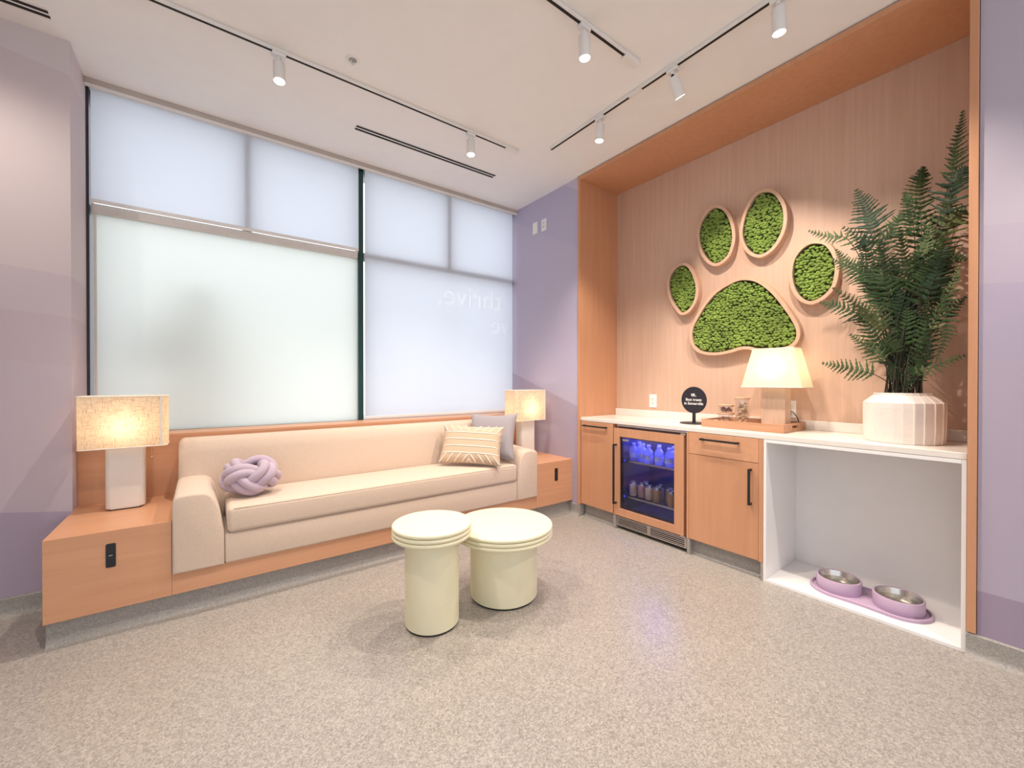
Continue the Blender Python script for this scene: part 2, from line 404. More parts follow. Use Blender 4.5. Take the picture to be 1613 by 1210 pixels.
# unseen rest of the room; glazing behind and left added to bring in fill daylight
def glazed(wall, win, span0, span1, at, alongx, n):
    def bb(s0, s1, o0, o1, z0, z1): return (s0, s1, at + o0, at + o1, z0, z1) if alongx else (at + o0, at + o1, s0, s1, z0, z1)
    bm = BM()
    for a in ((span0, span1, -0.1, 0, 0.0, 0.12), (span0, span1, -0.1, 0, 3.02, ZC), (span0, span0 + 0.15, -0.1, 0, 0.12, 3.02), (span1 - 0.15, span1, -0.1, 0, 0.12, 3.02)): box(bm, *bb(*a))
    struct(wall, bm, 'offwhite_paint')
    w = sroot(win, bb((span0 + span1) / 2, 0, -0.05, 0, 0.12, 0)[::2] if False else ((span0 + span1) / 2 if alongx else at - 0.05, at - 0.05 if alongx else (span0 + span1) / 2, 0.12))
    step = (span1 - span0 - 0.3) / n
    for i in range(n):
        s0 = span0 + 0.15 + i * step
        obj('pane', B(*bb(s0 + 0.025, s0 + step - 0.025, -0.052, -0.046, 0.14, 3.0)), 'clear_glass', w)
        obj('mullion', B(*bb(s0 - 0.025, s0 + 0.025, -0.09, -0.01, 0.12, 3.02)), 'grey_frame', w)
glazed('wall_back', 'added_window_back', -2.8, 3.5, -2.7, True, 4)
glazed('wall_far_left', 'added_window_left', -2.7, 0.4, -2.7, False, 2)
struct('wall_far_left_solid', B(-2.8, -2.7, 0.4, 3.33, 0.0, ZC), 'offwhite_paint')
# wall under, over and beside the window
bm = BM(); box(bm, -0.65, 2.9, 3.80, 3.95, 0.0, 0.88); box(bm, -0.65, 2.9, 3.80, 3.95, 3.11, ZC + 0.1)
struct('wall_window', bm, 'offwhite_paint')

# cove bases, each in its own run
def cove(name, run, pts):
    return struct(name, run(pts), 'cove_resin', None, 40)
def cove_profile(t=0.012, h=0.105, r=0.035):
    pr = [(0, 0), (r + t, 0)]
    for i in range(1, 6):
        a = R(90 * i / 6); pr.append((t + r * (1 - math.sin(a)), r * (1 - math.cos(a))))
    return pr + [(t, r), (t, h - 0.006), (t - 0.006, h), (0, h)]
CP = cove_profile()
struct('baseboard_left', prism(BM(), [(3.33 - a, b) for a, b in CP], -2.7, -0.604, 'yz'), 'cove_resin', None, 40)
struct('baseboard_bench', prism(BM(), [(2.835 - a, b * 1.19) for a, b in CP], -0.60, 2.7835, 'yz'), 'cove_resin', None, 40)
struct('baseboard_front_right', prism(BM(), [(XR - a, b) for a, b in CP], -2.7, 0.2690, 'xz'), 'cove_resin', None, 40)
struct('baseboard_right', prism(BM(), [(XR - a, b) for a, b in CP], 2.684, 2.82, 'xz'), 'cove_resin', None, 40)
struct('baseboard_cabinet', prism(BM(), [(2.85 - a, b * 1.12) for a, b in CP], 2.303, 2.67, 'xz'), 'cove_resin', None, 40)
struct('baseboard_cabinet_middle', prism(BM(), [(2.85 - a, b * 1.08) for a, b in CP], 1.156, 1.612, 'xz'), 'cove_resin', None, 40)
for i, y in enumerate((2.2885, 1.620, 1.128)):
    struct('baseboard_post_%d' % (i + 1), B(XR + 0.001, 3.0, y - 0.011, y + 0.013, 0.0, 0.112, bev=0.003), 'cove_resin')

# timber-lined niche
nr = sroot('wall_niche', (XB, 1.475, 0))
obj('back_panel', B(XB, XB + 0.03, 0.27, 2.683, 0.0, 3.105), 'pale_wood_panel', nr)
obj('jamb', B(2.772, XB + 0.03, 2.6835, 2.713, 0.108, 3.105, bev=0.002), 'orange_wood_upright', nr)
obj('jamb', B(2.772, XB + 0.03, 0.238, 0.2675, 0.108, 3.105, bev=0.002), 'orange_wood_upright', nr)
obj('soffit', B(2.772, XB + 0.03, 0.238, 2.713, 3.1055, 3.138, bev=0.002), 'orange_wood_upright', nr)

# ------------------------------------------------------------------ windows
def window(name, x0, x1, xv, film):
    w = sroot(name, ((x0 + x1) / 2, YG, 0.9))
    y0, y1 = 3.712, 3.79
    obj('transom', B(x0, x1, y0, y1, 2.325, 2.385, bev=0.004), 'light_frame' if film else 'grey_frame', w)
    obj('upper_mullion', B(xv - 0.028, xv + 0.028, y0, y1, 2.385, 3.10, bev=0.004), 'grey_frame', w)
    obj('head_rail', B(x0, x1, 3.745, y1, 3.085, 3.15), 'grey_frame', w)
    obj('sill_rail', B(x0, x1, 3.755, y1, 0.870, 0.904), 'grey_frame', w)
    obj('pane', B(x0, xv - 0.028, 3.768, 3.776, 2.385, 3.10), 'clear_glass', w)
    obj('pane', B(xv + 0.028, x1, 3.768, 3.776, 2.385, 3.10), 'clear_glass', w)
    return w
w1 = window('window_1', -0.582, 1.075, 0.258, True)
obj('frosted_pane', B(-0.580, 1.076, 3.735, 3.741, 0.905, 2.325), 'frosted_film', w1)
obj('jamb', B(-0.6035, -0.590, 3.70, 3.80, 0.88, 3.11), 'dark_frame', w1)
obj('pane_bead', B(-0.575, -0.562, 3.728, 3.735, 0.905, 2.325), 'white_metal', w1)
w2 = window('window_2', 1.125, 2.765, 1.963, False)
obj('pane', B(1.125, 1.958, 3.768, 3.776, 0.905, 2.325), 'clear_glass', w2)
obj('pane', B(1.968, 2.765, 3.768, 3.776, 0.905, 2.325), 'clear_glass', w2)
obj('glass_joint', B(1.9605, 1.9655, 3.766, 3.778, 0.905, 2.325), 'grey_frame', w2)
obj('jamb', B(2.768, 2.785, 3.76, 3.80, 0.88, 3.11), 'dark_frame', w2)
bm = BM(); box(bm, 2.7865, 3.3, 0.2365, 0.2690, 0.0, 0.1075); struct('baseboard_jamb_right', bm, 'cove_resin')
bm = BM(); box(bm, 2.7865, 3.3, 2.6835, 2.713, 0.0, 0.1075); struct('baseboard_jamb_left', bm, 'cove_resin')
struct('trim_2', B(1.079, 1.121, 3.712, 3.80, 0.88, 3.11), 'teal_frame')                     # mullion between the two bays
struct('trim_3', B(-0.603, 2.784, 3.652, 3.664, 3.113, 3.24), 'fascia_paint')                  # shade pocket fascia

struct('trim_4', B(-0.603, 2.784, 3.654, 3.672, 3.098, 3.1125), 'white_metal')
# roller shades: right one carries the mirrored lettering that shows through from outside
def shade(name, label, x0, x1, zlow, letters=None):
    t = thing(name, label, 'roller shade', ((x0 + x1) / 2, 3.69, zlow), group='roller shades at the window')
    fb = B(x0, x1, 3.689, 3.6905, zlow, 3.10)
    if letters:
        words = []
        for body, size, x, z in letters:
            tb = text_mesh(body, size, 'LEFT', 0.01)
            # mirrored: reads from outside; text x runs to -x
            bmesh.ops.transform(tb, matrix=Matrix.Translation((x, 3.69, z)) @ Matrix(((-1, 0, 0, 0), (0, 0, -1, 0), (0, 1, 0, 0), (0, 0, 0, 1))), verts=tb.verts)
            bmesh.ops.remove_doubles(tb, verts=tb.verts, dist=1e-5); bmesh.ops.recalc_face_normals(tb, faces=tb.faces)
            tm = bpy.data.meshes.new('t'); tb.to_mesh(tm); tb.free(); words.append(bpy.data.objects.new('t', tm)); COL.objects.link(words[-1])
        bmesh.ops.recalc_face_normals(fb, faces=fb.faces)
        m1 = bpy.data.meshes.new('f'); fb.to_mesh(m1); fo = bpy.data.objects.new('f', m1); COL.objects.link(fo)
        def boolean(jobs):
            for op, w_ in jobs:
                md = fo.modifiers.new('b', 'BOOLEAN'); md.operation = op; md.object = w_; md.solver = 'EXACT'
            mm = bpy.data.meshes.new_from_object(fo.evaluated_get(bpy.context.evaluated_depsgraph_get())); r = BM(); r.from_mesh(mm); bpy.data.meshes.remove(mm)
            fo.modifiers.clear(); return r
        res = [boolean([('DIFFERENCE', w_) for w_ in words])] + [boolean([('INTERSECT', w_)]) for w_ in words]
        for o_ in words + [fo]: bpy.data.objects.remove(o_)
        fb.free(); f = obj('fabric', res[0], 'roller_fabric', t)
        for r in res[1:]: obj('lettering', r, 'roller_print', f)
    else: f = obj('fabric', fb, 'roller_fabric', t)
    obj('hem_bar', B(x0, x1, 3.6845, 3.695, zlow - 0.012, zlow + 0.012, bev=0.003), 'white_plastic', t)
    obj('roller_tube', lathe(BM(), [(0, 0), (0.018, 0), (0.018, x1 - x0), (0, x1 - x0)], (x0, 3.70, 3.118), 20, 'z') if False else tube(BM(), [(x0, 3.697, 3.118), (x1, 3.697, 3.118)], 0.019, 20), 'white_metal', t, 40)
    return t
shade('roller_shade', 'short white roller shade over the upper left window panes', -0.580, 1.074, 2.394)
shade('roller_shade', 'full-length white roller shade with faint mirrored lettering on the right window', 1.128, 2.748, 0.925,
      [('thrive,', 0.30, 2.60, 2.015), ('ve', 0.27, 2.705, 1.765)])

# outside: pavement and a figure blurred by the frosted pane
struct('pavement', B(-6, 8, 4.0, 12, 0.1, 0.3), 'pavement_stone')
def figure():
    J = {'pel': (-0.10, 4.10, 1.18), 'chest': (-0.10, 4.02, 1.52), 'neck': (-0.07, 3.97, 1.72), 'head': (-0.03, 3.92, 1.86), 'crown': (-0.02, 3.91, 1.97),
         'sl': (-0.28, 4.02, 1.62), 'el': (-0.34, 3.95, 1.38), 'wl': (-0.20, 3.86, 1.43), 'hl': (-0.13, 3.85, 1.46),
         'sr': (0.08, 4.12, 1.62), 'er': (0.15, 4.14, 1.36), 'wr': (0.16, 4.08, 1.13), 'hr': (0.16, 4.06, 1.05),
         'tl': (-0.19, 4.10, 1.10), 'kl': (-0.20, 4.08, 0.75), 'al': (-0.20, 4.12, 0.38), 'fl': (-0.20, 4.04, 0.335),
         'tr': (-0.01, 4.10, 1.10), 'kr': (0.0, 4.08, 0.75), 'ar': (0.0, 4.12, 0.38), 'fr': (0.0, 4.04, 0.335)}
    E = [('pel', 'chest'), ('chest', 'neck'), ('neck', 'head'), ('head', 'crown'), ('chest', 'sl'), ('sl', 'el'), ('el', 'wl'), ('wl', 'hl'), ('chest', 'sr'), ('sr', 'er'), ('er', 'wr'), ('wr', 'hr'),
         ('pel', 'tl'), ('tl', 'kl'), ('kl', 'al'), ('al', 'fl'), ('pel', 'tr'), ('tr', 'kr'), ('kr', 'ar'), ('ar', 'fr')]
    RAD = {'pel': .13, 'chest': .15, 'neck': .06, 'head': .10, 'crown': .075, 'sl': .075, 'sr': .075, 'el': .05, 'er': .05, 'wl': .035, 'wr': .035, 'hl': .035, 'hr': .035, 'tl': .09, 'tr': .09, 'kl': .06, 'kr': .06, 'al': .04, 'ar': .04, 'fl': .04, 'fr': .04}
    ks = list(J); me = bpy.data.meshes.new('person'); me.from_pydata([J[k] for k in ks], [(ks.index(a), ks.index(b)) for a, b in E], [])
    o = bpy.data.objects.new('person', me); COL.objects.link(o)
    md = o.modifiers.new('skin', 'SKIN')
    for k, sv in zip(ks, me.skin_vertices[0].data): sv.radius = (RAD[k], RAD[k]); sv.use_root = (k == 'pel')
    o.modifiers.new('sub', 'SUBSURF').levels = 1; o.modifiers['sub'].render_levels = 1
    me.materials.append(MATS['coat_cloth'])
    tag(o, 'blurred standing figure outside behind the frosted left pane', 'person')
figure()

# ------------------------------------------------------------------ ceiling fittings
def track(label, p0, p1, feed_at_end, n_gap=()):
    """surface track: white rail with a black slot along one side, end feed"""
    a, b = Vector(p0), Vector(p1); d = (b - a).normalized(); alongx = abs(d.x) > 0.5
    t = thing('ceiling_track', label, 'track rail', ((a + b) / 2)[:], group='track rails')
    w = 0.017
    def bar(s0, s1, o0, o1, z0, z1, bev=0.0):
        if alongx: return B(a.x + s0, a.x + s1, a.y + o0, a.y + o1, z0, z1, bev=bev)
        return B(a.x + o0, a.x + o1, a.y - s1, a.y - s0, z0, z1, bev=bev)
    L = (b - a).length
    obj('rail', bar(0, L, -w, w, ZC - 0.020, ZC - 0.0005, 0.002), 'white_metal', t)
    obj('slot', bar(0.0, L - 0.12 if feed_at_end else L, -0.008, 0.008, ZC - 0.0208, ZC - 0.0198), 'black_slot', t)
    if feed_at_end: obj('end_feed', bar(L - 0.12, L + 0.004, -w - 0.003, w + 0.003, ZC - 0.030, ZC - 0.0005, 0.003), 'white_metal', t)
    for g in n_gap: obj('joiner', bar(g - 0.05, g + 0.05, -w, w, ZC - 0.024, ZC - 0.0195, 0.001), 'white_metal', t)
    return t
track('long white ceiling track nearest the window', (-1.6, 2.70, ZC), (2.06, 2.70, ZC), True)
track('short white ceiling track at top centre of the picture', (-1.0, 1.53, ZC), (2.06, 1.53, ZC), True)
track('white ceiling track running along in front of the timber niche', (2.257, 2.505, ZC), (2.257, -1.6, ZC), False, (0.82,))

def head(label, x, y, aim, lit=True, alongx=True, watts=1.0, angle=75, blend=0.55):
    t = thing('track_spotlight', label, 'spotlight', (x, y, ZC - 0.02), group='track spotlights')
    z = ZC - 0.0215
    if alongx: obj('adapter', B(x - 0.035, x + 0.035, y - 0.018, y + 0.018, z - 0.022, z, bev=0.003), 'white_metal', t)
    else: obj('adapter', B(x - 0.018, x + 0.018, y - 0.035, y + 0.035, z - 0.022, z, bev=0.003), 'white_metal', t)
    obj('stem', lathe(BM(), [(0, 0), (0.011, 0), (0.011, 0.03), (0, 0.03)], (x, y, z - 0.05), 12), 'white_metal', t, 40)
    obj('pivot', tube(BM(), [(x - 0.013, y - 0.006, z - 0.05), (x + 0.013, y + 0.006, z - 0.05)], 0.009, 12), 'black_metal', t, 40)
    d = (Vector(aim) - Vector((x, y, z - 0.05))).normalized()
    rot = Vector((0, 0, -1)).rotation_difference(d).to_matrix().to_4x4()
    M = Matrix.Translation((x, y, z - 0.05)) @ rot
    bm = lathe(BM(), [(0, 0.0), (0.026, -0.0), (0.031, -0.006), (0.031, -0.118), (0.028, -0.118), (0.027, -0.108), (0, -0.108)], (0, 0, 0), 24)
    bmesh.ops.transform(bm, matrix=M, verts=bm.verts); obj('can', bm, 'white_metal', t, 40)
    bm = lathe(BM(), [(0, -0.1085), (0.0268, -0.1085), (0.024, -0.1145), (0, -0.116)], (0, 0, 0), 20)
    bmesh.ops.transform(bm, matrix=M, verts=bm.verts); obj('lens', bm, 'lens_glow' if lit else 'white_plastic', t, 40)
    if lit:
        p = M @ Vector((0, 0, -0.125))
        l = light('spot_beam', 'SPOT', p, SPOT_W * watts, WARM, t, spot_size=R(angle), spot_blend=blend, shadow_soft_size=0.013)
        l.rotation_euler = d.to_track_quat('-Z', 'Y').to_euler()
    return t
head('lit white spotlight alone over the left window bay', 0.342, 2.70, (0.36, 2.35, 0.0), watts=1.0, angle=100)
head('lit white spotlight beside the slot diffuser, near the end of the window track', 1.617, 2.70, (1.50, 2.45, 0.0), watts=1.0, angle=100)
head('lit white spotlight near the end of the short top centre track', 1.612, 1.53, (1.75, 1.5, 0.0), watts=1.1, angle=105)
head('lit white spotlight farthest along the niche track, nearest the window', 2.257, 1.985, (2.15, 2.15, 0.0), alongx=False, watts=1.0, angle=105)
head('white spotlight can turned to the timber wall, second along the niche track', 2.257, 1.418, (3.30, 1.30, 1.55), alongx=False, watts=0.8, angle=66)
head('lit white spotlight nearest the camera at the top right of the picture', 2.257, 0.85, (2.55, 0.85, 0.0), alongx=False, watts=1.0, angle=115)
# further heads added on the same tracks, out of view, to brighten the room
head('added white fill spotlight on the top centre track, out of view', -0.2, 1.53, (-0.1, 1.0, 0.0), watts=1.0, angle=110)
head('added white fill spotlight on the window track, out of view to the left', -1.0, 2.70, (-1.0, 3.15, 0.3), watts=0.36, angle=150, blend=1.0)
head('added white fill spotlight on the niche track, out of view', 2.257, -0.5, (1.7, -0.4, 0.0), alongx=False, watts=1.0, angle=110)

def diffuser(label, x0, x1, y0):
    t = thing('slot_diffuser', label, 'air vent', ((x0 + x1) / 2, y0, ZC), group='slot diffusers')
    obj('slot', B(x0, x1, y0 - 0.003, y0 + 0.020, ZC - 0.0026, ZC - 0.0004), 'black_slot', t)
    obj('slot', B(x0, x1, y0 + 0.034, y0 + 0.057, ZC - 0.0026, ZC - 0.0004), 'black_slot', t)
    for a, b in ((-0.017, -0.0032), (0.0202, 0.0338), (0.0572, 0.072)):
        obj('blade', B(x0, x1, y0 + a, y0 + b, ZC - 0.0022, ZC - 0.0004, bev=0.0005), 'white_metal', t)
diffuser('black two-slot linear air diffuser in the ceiling above the right window', 0.905, 2.15, 3.145)
diffuser('black two-slot air diffuser cut off at the top left corner', -2.6, -0.645, 3.125)

t = thing('sprinkler', 'small round white recessed sprinkler head in the ceiling', 'sprinkler', (0.703, 2.522, ZC))
obj('escutcheon', lathe(BM(), [(0.022, -0.004), (0.036, -0.006), (0.042, -0.001), (0.042, 0)], (0.703, 2.522, ZC), 28), 'white_metal', t, 40)
obj('cup', lathe(BM(), [(0, -0.0006), (0.0225, -0.0006), (0.0225, -0.004)], (0.703, 2.522, ZC), 24), 'grey_frame', t, 40)
obj('frame_arm', tube(BM(), [(0.690, 2.522, ZC - 0.002), (0.694, 2.522, ZC - 0.016), (0.703, 2.522, ZC - 0.024), (0.712, 2.522, ZC - 0.016), (0.716, 2.522, ZC - 0.002)], 0.003, 6), 'white_metal', t, 1)
obj('deflector', lathe(BM(), [(0, -0.024), (0.011, -0.024), (0.011, -0.026), (0, -0.026)], (0.703, 2.522, ZC), 12), 'steel', t)

# ------------------------------------------------------------------ wall plates
def plate(name, label, cat, x, y, z, kind):
    t = thing(name, label, cat, (x, y, z), group='white wall plates')
    obj('cover', B(x - 0.006, x, y - 0.038, y + 0.038, z - 0.06, z + 0.06, bev=0.002), 'white_plastic', t)
    if kind == 'switch':
        obj('rocker', B(x - 0.0095, x - 0.0055, y - 0.017, y + 0.017, z - 0.034, z + 0.034, bev=0.001), 'white_plastic', t)
    else:
        for s in (-1, 1):
            f = obj('socket', B(x - 0.0085, x - 0.0055, y - 0.0165, y + 0.0165, z + s * 0.02 - 0.014, z + s * 0.02 + 0.014, bev=0.004), 'white_plastic', t)
            for q in (-0.006, 0.006): obj('prong_slot', B(x - 0.0092, x - 0.0083, y + q - 0.0012, y + q + 0.0012, z + s * 0.02 - 0.002, z + s * 0.02 + 0.007), 'black_slot', f)
            obj('ground_hole', B(x - 0.0092, x - 0.0083, y - 0.0025, y + 0.0025, z + s * 0.02 - 0.009, z + s * 0.02 - 0.004), 'black_slot', f)
    return t
plate('wall_plate', 'white blank switch plate high on the lilac wall, nearer the window', 'wall plate', XR, 3.335, 2.855, 'switch')
plate('wall_outlet', 'white outlet plate high on the lilac wall, nearer the niche', 'outlet', XR, 3.195, 2.848, 'outlet')
plate('wall_outlet', 'white outlet on the timber wall to the left of the round sign', 'outlet', XB, 2.265, 1.067, 'outlet')
plate('wall_outlet', 'white outlet with a black plug beside the counter lamp', 'outlet', XB, 1.16, 1.05, 'outlet')

# ================================================================== BENCH AND SOFA
t = thing('built_in_bench', 'long built-in orange timber bench with box ends and back ledge under the window', 'bench', (1.09, 3.1, 0.126))
BZ = 0.515
obj('end_box', B(-0.603, -0.146, 2.785, 3.44, 0.126, BZ, bev=0.002), 'orange_wood', t)
obj('end_box', B(2.338, 2.7835, 2.785, 3.44, 0.126, BZ, bev=0.002), 'orange_wood', t)
obj('platform', B(-0.1455, 2.3375, 2.785, 3.44, 0.126, 0.236, bev=0.002), 'orange_wood', t)
obj('back_panel', B(-0.603, 2.7835, 3.4405, 3.46, 0.126, 0.888, bev=0.001), 'orange_wood', t)
obj('ledge', B(-0.603, 2.7835, 3.4405, 3.678, 0.8885, 0.908, bev=0.002), 'orange_wood', t)
for cx in (-0.3755, 2.5735):
    o = obj('power_socket', prism(BM(), rrect(0.036, 0.115, 0.006, 3, (cx, 0.394)), 2.781, 2.7848, 'xz'), 'black_metal', t); o['label'] = 'black power socket plate'
    for z, h in ((0.428, 0.022), (0.394, 0.010), (0.362, 0.022)):
        obj('outlet_face', B(cx - 0.011, cx + 0.011, 2.7795, 2.7811, z - h / 2, z + h / 2), 'sign_black', o)
    obj('usb_port', B(cx - 0.007, cx + 0.007, 2.7790, 2.7797, 0.393, 0.396), 'steel', o)

t = thing('sofa', 'long cream linen sofa set into the timber bench', 'sofa', (1.09, 3.0, 0.236))
SX0, SX1, SF = -0.143, 2.335, 2.762
obj('base', B(0.082, 2.112, SF + 0.006, 3.20, 0.2365, 0.402, bev=0.012, seg=3), 'sofa_linen', t, 40)
def arm(mir):
    prof = [(-0.143, 0.237), (-0.143, 0.60), (-0.137, 0.628), (-0.118, 0.643), (-0.06, 0.648), (-0.005, 0.643), (0.022, 0.626), (0.04, 0.595), (0.060, 0.52), (0.080, 0.42), (0.080, 0.237)]
    if mir: prof = [(2.192 - x, z) for x, z in prof]
    bm = prism(BM(), prof, SF, 3.42, 'xz', bev=0.012, seg=3)
    for v in bm.verts:                       # the arm rises a little towards the back
        if v.co.z > 0.5: v.co.z += 0.022 * max(0, (v.co.y - SF) / 0.6)
    return bm
obj('arm', arm(False), 'sofa_linen', t, 50); obj('arm', arm(True), 'sofa_linen', t, 50)
bm = BM(); nx = 24
prof = [(3.195, 0.40), (3.205, 0.62), (3.222, 0.80), (3.24, 0.86), (3.275, 0.885), (3.33, 0.889), (3.39, 0.88), (3.428, 0.85), (3.436, 0.78), (3.436, 0.237), (3.215, 0.237)]
prism(bm, [(y, z) for y, z in prof], -0.136, 2.328, 'yz', bev=0.035, seg=5)
obj('backrest', bm, 'sofa_linen', t, 60)
bm = B(0.092, 2.105, 2.752, 3.194, 0.4035, 0.545, bev=0.026, seg=4)
bmesh.ops.subdivide_edges(bm, edges=[e for e in bm.edges if e.calc_length() > 0.3], cuts=14, use_grid_fill=True)
for v in bm.verts:
    if v.co.z > 0.52:
        u = (v.co.x - 0.092) / 2.013; w = (v.co.y - 2.752) / 0.442
        v.co.z += 0.012 * (4 * u * (1 - u)) ** 0.3 * (4 * w * (1 - w)) ** 0.5 if 0 < u < 1 and 0 < w < 1 else 0
obj('seat_cushion', bm, 'sofa_linen', t, 60)
o = obj('piping', tube(BM(), smooth_path([(0.124, 2.757, 0.5365), (0.7, 2.757, 0.5365), (1.4, 2.757, 0.5365), (2.07, 2.757, 0.5365)], 4), 0.003, 6), 'sofa_linen', t, 1)

# knotted cushion
def knot():
    bm = BM(); p, q, n = 3, 4, 320
    for off in (-1, 1):
        pts = []
        for i in range(n):
            a = 2 * math.pi * i / n; ph = q * a
            lat = 0.80 * math.sin(ph) + off * 0.175; th = p * a - off * 0.16 * math.cos(ph) + 0.5
            rad = 1.0 + 0.20 * math.sin(2 * ph)
            pts.append((0.124 * math.cos(th) * math.cos(lat) * rad, 0.098 * math.sin(th) * math.cos(lat) * rad, 0.082 * math.sin(lat) * rad))
        tube(bm, pts, 0.0265, 14, closed=True)
    return bm
bm = knot()
bmesh.ops.rotate(bm, cent=(0, 0, 0), matrix=Matrix.Rotation(R(-22), 3, 'Z') @ Matrix.Rotation(R(12), 3, 'X'), verts=bm.verts)
zmin = min(v.co.z for v in bm.verts)
bmesh.ops.translate(bm, vec=(0.220, 2.985, 0.5585 - zmin), verts=bm.verts)
o = obj('knot_cushion', bm, 'lilac_knit', None, 1); tag(o, 'lilac knotted-rope cushion on the left end of the sofa', 'cushion')

# pillows
def pillow_mesh(w, h, th, nu=28, nv=20, sag=0.06):
    bm = BM()
    def P(u, v, s):
        pin = 1 - sag * (1 - u * u) * abs(v) ** 1.5; pin2 = 1 - sag * (1 - v * v) * abs(u) ** 1.5
        x = u * w / 2 * pin2; y = v * h / 2 * pin
        t_ = th / 2 * max(0, (1 - u ** 4)) ** 0.55 * max(0, (1 - v ** 4)) ** 0.55 + 0.003
        return Vector((x, y, s * t_))
    for s in (1, -1):
        g = [[bm.verts.new(P(-1 + 2 * i / nu, -1 + 2 * j / nv, s)) for j in range(nv + 1)] for i in range(nu + 1)]
        for i in range(nu):
            for j in range(nv):
                f = (g[i][j], g[i + 1][j], g[i + 1][j + 1], g[i][j + 1]); bm.faces.new(f if s > 0 else f[::-1])
        if s > 0: top = g
        else:
            ring = lambda G: [G[i][0] for i in range(nu)] + [G[nu][j] for j in range(nv)] + [G[i][nv] for i in range(nu, 0, -1)] + [G[0][j] for j in range(nv, 0, -1)]
            a, b = ring(top), ring(g)
            for k in range(len(a)): bm.faces.new((a[k], b[k], b[(k + 1) % len(a)], a[(k + 1) % len(a)]))
    return bm, P
def pose(c, yaw, lean, roll):
    e1 = Vector((math.cos(yaw), math.sin(yaw), 0)); n = Vector((-math.sin(yaw), math.cos(yaw), 0))
    e2 = math.cos(lean) * Vector((0, 0, 1)) + math.sin(lean) * n
    a = math.cos(roll) * e1 + math.sin(roll) * e2; b = -math.sin(roll) * e1 + math.cos(roll) * e2; cc = a.cross(b)
    return Matrix(((a.x, b.x, cc.x, c[0]), (a.y, b.y, cc.y, c[1]), (a.z, b.z, cc.z, c[2]), (0, 0, 0, 1)))
M = pose((2.004, 2.990, 0.768), -0.88, 0.42, 0.02)
bm, _ = pillow_mesh(0.43, 0.42, 0.12, sag=0.10); bmesh.ops.transform(bm, matrix=M, verts=bm.verts)
o = obj('square_pillow', bm, 'grey_lilac_cotton', None, 1); tag(o, 'plain grey-lilac square pillow leaning behind the striped pillow', 'pillow', 'pillows on the sofa')
M = pose((1.765, 2.935, 0.722), -0.70, 0.46, -0.05)
t = thing('striped_pillow', 'tan oblong pillow with raised cream stripes and chevrons on the sofa', 'pillow', (1.765, 2.935, 0.56), group='pillows on the sofa')
bm, PF = pillow_mesh(0.51, 0.335, 0.12, sag=0.07); bmesh.ops.transform(bm, matrix=M, verts=bm.verts)
obj('cover', bm, 'tan_cotton', t, 1)
def stripe(u0, v0, u1, v1):
    pts = []
    for k in range(13):
        s = k / 12; pts.append(M @ (PF(u0 + (u1 - u0) * s, v0 + (v1 - v0) * s, 1) + Vector((0, 0, 0.001))))
    obj('stripe', tube(BM(), pts, 0.0042, 6), 'cream_cord', t, 1)
for v in (0.52, 0.17, -0.18, -0.53): stripe(-0.985, v, 0.985, v)
for k in range(4):
    a = 0.08 + k * 0.25
    stripe(-a, 0.57, min(-a - 0.2, -a), 0.985) if a < 0.8 else stripe(-a, 0.57, -0.98, 0.97)
    stripe(a, 0.57, a + 0.2, 0.985) if a < 0.8 else stripe(a, 0.57, 0.98, 0.97)
    b = a - 0.06
    stripe(-b, -0.58, -b - 0.21, -0.985) if b < 0.78 else stripe(-b, -0.58, -0.98, -0.95)
    stripe(b, -0.58, b + 0.21, -0.985) if b < 0.78 else stripe(b, -0.58, 0.98, -0.95)
stripe(-0.07, -0.985, 0.0, -0.84); stripe(0.0, -0.84, 0.07, -0.985)

